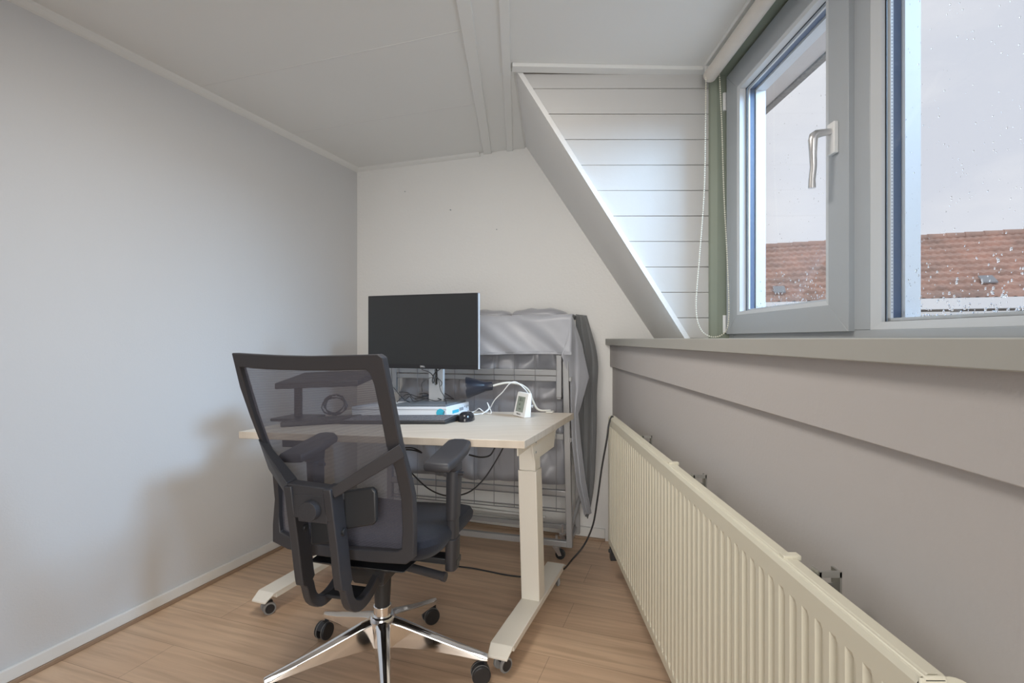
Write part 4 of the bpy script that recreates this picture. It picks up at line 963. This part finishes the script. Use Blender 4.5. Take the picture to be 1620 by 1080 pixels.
# front frame of the box as four bars leaving a panel in the middle
sup.hexa(boxp, [v + Vector((0, .042, 0)) for v in boxp])
spt = sup.build('back_support', M['chairp'], chair, bevel=.003)
pn = MB(); q = [loc(466, 781, yb_ - .001), loc(512.5, 785.5, yb_ - .001), loc(518, 829, yb_ - .001), loc(472, 824, yb_ - .001)]
pn.hexa(q, [v + Vector((0, .02, 0)) for v in q]); pn.build('adjuster_panel', M['chairp'], chair, bevel=.0012)
kn = MB(); kc = loc(486.5, 810, yb_ - .022); kn.cyl(kc, kc + Vector((0, .022, 0)), .0255, 32, .0275); kn.cyl(kc - Vector((0, .001, 0)), kc, .0035, 10)
kno = kn.build('adjuster_knob', M['chairp'], chair, bevel=.002)
sup = MB()
# arms
def beam(a0, a1, w0, w1, nm):
    pass
al = [loc(453, 764, yb_), loc(462, 790, yb_), onback(427, 745, -.004), onback(409, 693, -.004)]
am = MB(); am.hexa([loc(453, 764, yb_ + .002), loc(458, 792, yb_ + .002), onback(425, 742, -.003), onback(408, 694, -.003)], [loc(470, 755, yb_ + .045), loc(472, 790, yb_ + .045), onback(430, 742, .022), onback(421, 697, .022)])
am.build('support_arm', M['chairp'], chair, bevel=.002)
am = MB(); am.hexa([loc(521, 773, yb_ + .002), loc(529, 788, yb_ + .002), onback(641, 722, -.004), onback(632, 702, -.004)], [loc(534, 765, yb_ + .042), loc(543, 780, yb_ + .042), onback(641, 722, .018), onback(632, 702, .018)])
am.build('support_arm', M['chairp'], chair, bevel=.002)
# legs
def legsweep(x0, x1, nm):
    path = [(p.y, p.z) for p in spline([(0, -.305, .702), (0, -.300, .64), (0, -.288, .54), (0, -.278, .44), (0, -.272, .41), (0, -.255, .366), (0, -.215, .338), (0, -.165, .338), (0, -.11, .360), (0, -.06, .385)], 3)]
    P = []
    for i, (y, z) in enumerate(path):
        a = Vector((0, *path[min(i + 1, len(path) - 1)])) - Vector((0, *path[max(i - 1, 0)])); a.normalize(); nn = Vector((0, -a.z, a.y))
        h = .027 if i <= 10 else .016; t = min(1, i / 12); x = x0 + (x1 - x0) * t; w = .0125 if i <= 10 else .011
        c0 = Vector((x, y, z)); P.append([c0 + Vector((w, 0, 0)) + nn * -h, c0 + Vector((-w, 0, 0)) + nn * -h, c0 + Vector((-w, 0, 0)) + nn * h, c0 + Vector((w, 0, 0)) + nn * h])
    m_ = MB(); vs_ = [q for r in P for q in r]; fs = [(0, 1, 2, 3), tuple(len(vs_) - 4 + k for k in (3, 2, 1, 0))]
    for i in range(len(P) - 1):
        for k in range(4): fs.append((i * 4 + k, i * 4 + (k + 1) % 4, (i + 1) * 4 + (k + 1) % 4, (i + 1) * 4 + k))
    m_.add(vs_, fs); l_ = m_.build(nm, M['chairp'], chair, bevel=.003)
    bt = MB(); bt.cyl(Vector(((x0 + x1) / 2 + .010, -.285, .575)), Vector(((x0 + x1) / 2 + .0175, -.285, .575)), .010, 16); bt.build('bolt', M['black'], l_, bevel=.001)
legsweep(-.108, -.086, 'support_leg'); legsweep(.012, .034, 'support_leg')
MB().box((-.028, -.165, .345), (.115, .075, .010)).build('link_plate', M['black'], chair, bevel=.003)
# lumbar pad
lq = [loc(543, 777, -.268), loc(588, 771, -.262), loc(594, 778, -.262), loc(595, 825, -.262), loc(589, 831, -.262), loc(545, 838, -.268)]
MB().hexa(lq, [v + Vector((0, .016, 0)) for v in lq]).build('lumbar_pad', M['black'], chair, bevel=.005, seg=3)
lq = [loc(490, 822, -.25), loc(545, 822, -.25), loc(545, 858, -.25), loc(492, 862, -.25)]
MB().hexa(lq, [v + Vector((0, .01, 0)) for v in lq]).build('lower_pad', M['black'], chair, bevel=.004)
# seat cushion
G = []
sw, sd0, sd1 = .252, -.178, .262
rings = 22; seg = 48
def seatring(z, inset, drop):
    r = []
    for k in range(seg):
        a = 2 * PI * k / seg; cx_ = math.copysign(abs(math.cos(a)) ** .32, math.cos(a)); sy = math.copysign(abs(math.sin(a)) ** .32, math.sin(a))
        y = (sd0 + sd1) / 2 + sy * ((sd1 - sd0) / 2 - inset); x = cx_ * (sw - inset)
        yy = (y - sd0) / (sd1 - sd0)
        zz = z + .016 * (x / sw) ** 2 - .022 * max(0, yy - .65) ** 1.2 * 2 * drop + .012 * max(0, .3 - yy) * 2
        r.append(Vector((x, y, zz)))
    return r
prof = [(.425, .10), (.428, .055), (.440, .02), (.462, .003), (.480, 0), (.497, .008), (.506, .028), (.508, .07), (.506, .13), (.504, .18)]
sm = MB(); R_ = [seatring(z, i_, 1) for z, i_ in prof]; vs_ = [q for r in R_ for q in r]; fs = []
for i in range(len(R_) - 1):
    for k in range(seg): fs.append((i * seg + k, i * seg + (k + 1) % seg, (i + 1) * seg + (k + 1) % seg, (i + 1) * seg + k))
fs += [tuple(range(seg - 1, -1, -1)), tuple((len(R_) - 1) * seg + k for k in range(seg))]
sm.add(vs_, fs).build('seat', M['seatf'], chair, smooth=True)
m_ = MB(); m_.hexa([(-.16, -.17, .425), (.16, -.17, .425), (.17, .18, .425), (-.17, .18, .425)], [(-.09, -.12, .395), (.09, -.12, .395), (.09, .13, .395), (-.09, .13, .395)])
m_.hexa([(-.075, -.12, .40), (.075, -.12, .40), (.075, .12, .40), (-.075, .12, .40)], [(-.05, -.09, .335), (.05, -.09, .335), (.05, .08, .345), (-.05, .08, .345)])
m_.build('tilt_mechanism', M['black'], chair, bevel=.004)
m_ = MB(); m_.cyl((.05, -.03, .385), (.235, -.055, .372), .013, 16); m_.cyl((.232, -.0546, .372), (.243, -.056, .371), .0145, 16); m_.build('tilt_lever', M['chairp'], chair, smooth=True)
m_ = MB(); m_.bar((.10, .0, .405), (.262, .01, .398), .05, .02); m_.build('armrest_bracket', M['black'], chair, bevel=.003)
m_ = MB(); m_.bar((-.10, .0, .405), (-.262, .01, .398), .05, .02); m_.build('armrest_bracket', M['black'], chair, bevel=.003)
# armrests
def arm(sgn, par):
    X = .246 * sgn
    ar = MB()
    def ell(z, w, d, cx=0, cy=0, n=20): return [Vector((X + cx + w * math.copysign(abs(math.cos(2 * PI * k / n)) ** .6, math.cos(2 * PI * k / n)), cy + d * math.copysign(abs(math.sin(2 * PI * k / n)) ** .6, math.sin(2 * PI * k / n)), z)) for k in range(n)]
    lo = MB().hexa(ell(.375, .018, .030, -.003), ell(.475, .0185, .031, -.001)); post_ = lo.build('armrest_post', M['chairp'], chair, bevel=.003)
    MB().hexa(ell(.475, .0145, .026), ell(.535, .0145, .026)).build('inner_tube', M['chairp'], post_)
    MB().hexa(ell(.533, .0175, .030), ell(.690, .0205, .033, .004 * sgn)).build('sleeve', M['chairp'], post_, bevel=.003)
    MB().hexa(ell(.690, .022, .036, .004 * sgn, -.004), ell(.723, .026, .050, .0, -.022)).build('pad_holder', M['chairp'], post_, bevel=.003)
    b_ = MB().cyl((X + .018, -.012, .680), (X + .040, -.012, .680), .0065, 12); b_.build('height_button', M['chairp'], post_, bevel=.001)
    # pad
    pl = [(-.038, -.125), (.012, -.135), (.036, -.128), (.041, -.05), (.041, .06), (.034, .118), (.012, .130), (-.022, .128), (-.039, .110), (-.042, .0)]
    pl = [(x * sgn + X * 1.0, y) for x, y in pl]
    pl = [(X + (x - X) * 1.10, y * .84 - .032) for x, y in pl]
    pd = MB(); L = []
    for z, s in ((.720, .90), (.7235, .97), (.729, 1.0), (.7365, 1.0), (.744, .95), (.748, .84)):
        L.append([Vector((X + (x - X) * s, -.032 + (y + .032) * (1 - (1 - s) * .35), z + .004 + .004 * ((y + .032) / .11) ** 2 + .016 * (y + .032) / .11)) for x, y in pl])
    vs_ = [q for r in L for q in r]; m2 = len(pl); fs = [tuple(range(m2 - 1, -1, -1)), tuple((len(L) - 1) * m2 + k for k in range(m2))]
    for i in range(len(L) - 1):
        for k in range(m2): fs.append((i * m2 + k, i * m2 + (k + 1) % m2, (i + 1) * m2 + (k + 1) % m2, (i + 1) * m2 + k))
    pd.add(vs_, fs).build('armrest_pad', M['chairp'], chair, bevel=.003, seg=3)
arm(1, chair); arm(-1, chair)
# gas lift and star base
m_ = MB(); m_.cyl((0, 0, .225), (0, 0, .345), .024, 24, .030); m_.build('gas_lift', M['black'], chair, bevel=.002)
m_ = MB(); m_.cyl((0, 0, .135), (0, 0, .232), .029, 28); m_.build('lift_sleeve', M['chrome'], chair, bevel=.003)
m_ = MB(); m_.tube([(0, 0, .088), (0, 0, .10), (0, 0, .185), (0, 0, .200)], [.032, .040, .045, .038], 30); 
star = m_.build('star_base', M['chrome'], chair, bevel=.004)
angs = [-6, 69, 140, 206, 286]
Rb = .352
for a in angs:
    a_ = math.radians(a) + CA; ux = Vector((math.cos(a_), math.sin(a_), 0)); uy = Vector((-ux.y, ux.x, 0))
    prof = [(.025, .028, .196, .105), (.07, .025, .184, .104), (.16, .020, .152, .098), (.26, .016, .118, .084), (.33, .0135, .096, .072), (Rb, .011, .089, .070)]
    rings_ = []
    for r, w, zt__, zb__ in prof:
        rings_.append([ux * r + uy * w * .30 + Vector((0, 0, zt__)), ux * r - uy * w * .30 + Vector((0, 0, zt__)), ux * r - uy * w * .85 + Vector((0, 0, zt__ - .010)), ux * r - uy * w + Vector((0, 0, zb__)), ux * r + uy * w + Vector((0, 0, zb__)), ux * r + uy * w * .85 + Vector((0, 0, zt__ - .010))])
    vs_ = [q for r in rings_ for q in r]; fs = [(5, 4, 3, 2, 1, 0), tuple(len(vs_) - 6 + k for k in range(6))]
    for i in range(len(rings_) - 1):
        for k in range(6): fs.append((i * 6 + k, i * 6 + (k + 1) % 6, (i + 1) * 6 + (k + 1) % 6, (i + 1) * 6 + k))
    MB().add(vs_, fs).build('base_arm', M['chrome'], star, bevel=.003, seg=3)
    # castor
    cc = ux * (Rb - .012); yaw = a_ + {-6: 1.9, 69: .9, 140: .3, 206: 1.2, 286: .4}[a]
    ax = Vector((math.cos(yaw), math.sin(yaw), 0)); ay = Vector((-ax.y, ax.x, 0)); co = cc + ay * .014
    fk = MB(); fk.cyl(cc + Vector((0, 0, .050)), cc + Vector((0, 0, .074)), .0075, 12)
    hood = [co + ay * (.031 * math.cos(t)) + Vector((0, 0, .030 + .031 * math.sin(t))) for t in [PI * .12 + PI * .8 * k / 8 for k in range(9)]]
    fk.hexa([p - ax * .009 for p in hood] + [co - ax * .009 + Vector((0, 0, .022))], [p + ax * .009 for p in hood] + [co + ax * .009 + Vector((0, 0, .022))])
    cs = fk.build('castor', M['black'], chair, bevel=.001)
    for sg in (-1, 1):
        MB().cyl(co + ax * .0095 * sg + Vector((0, 0, .030)), co + ax * .0215 * sg + Vector((0, 0, .030)), .030, 26).build('wheel', M['black'], cs, bevel=.003)
        MB().cyl(co + ax * .0105 * sg + Vector((0, 0, .030)), co + ax * .0125 * sg + Vector((0, 0, .030)), .0306, 26).build('tyre', M['rubber'], cs)
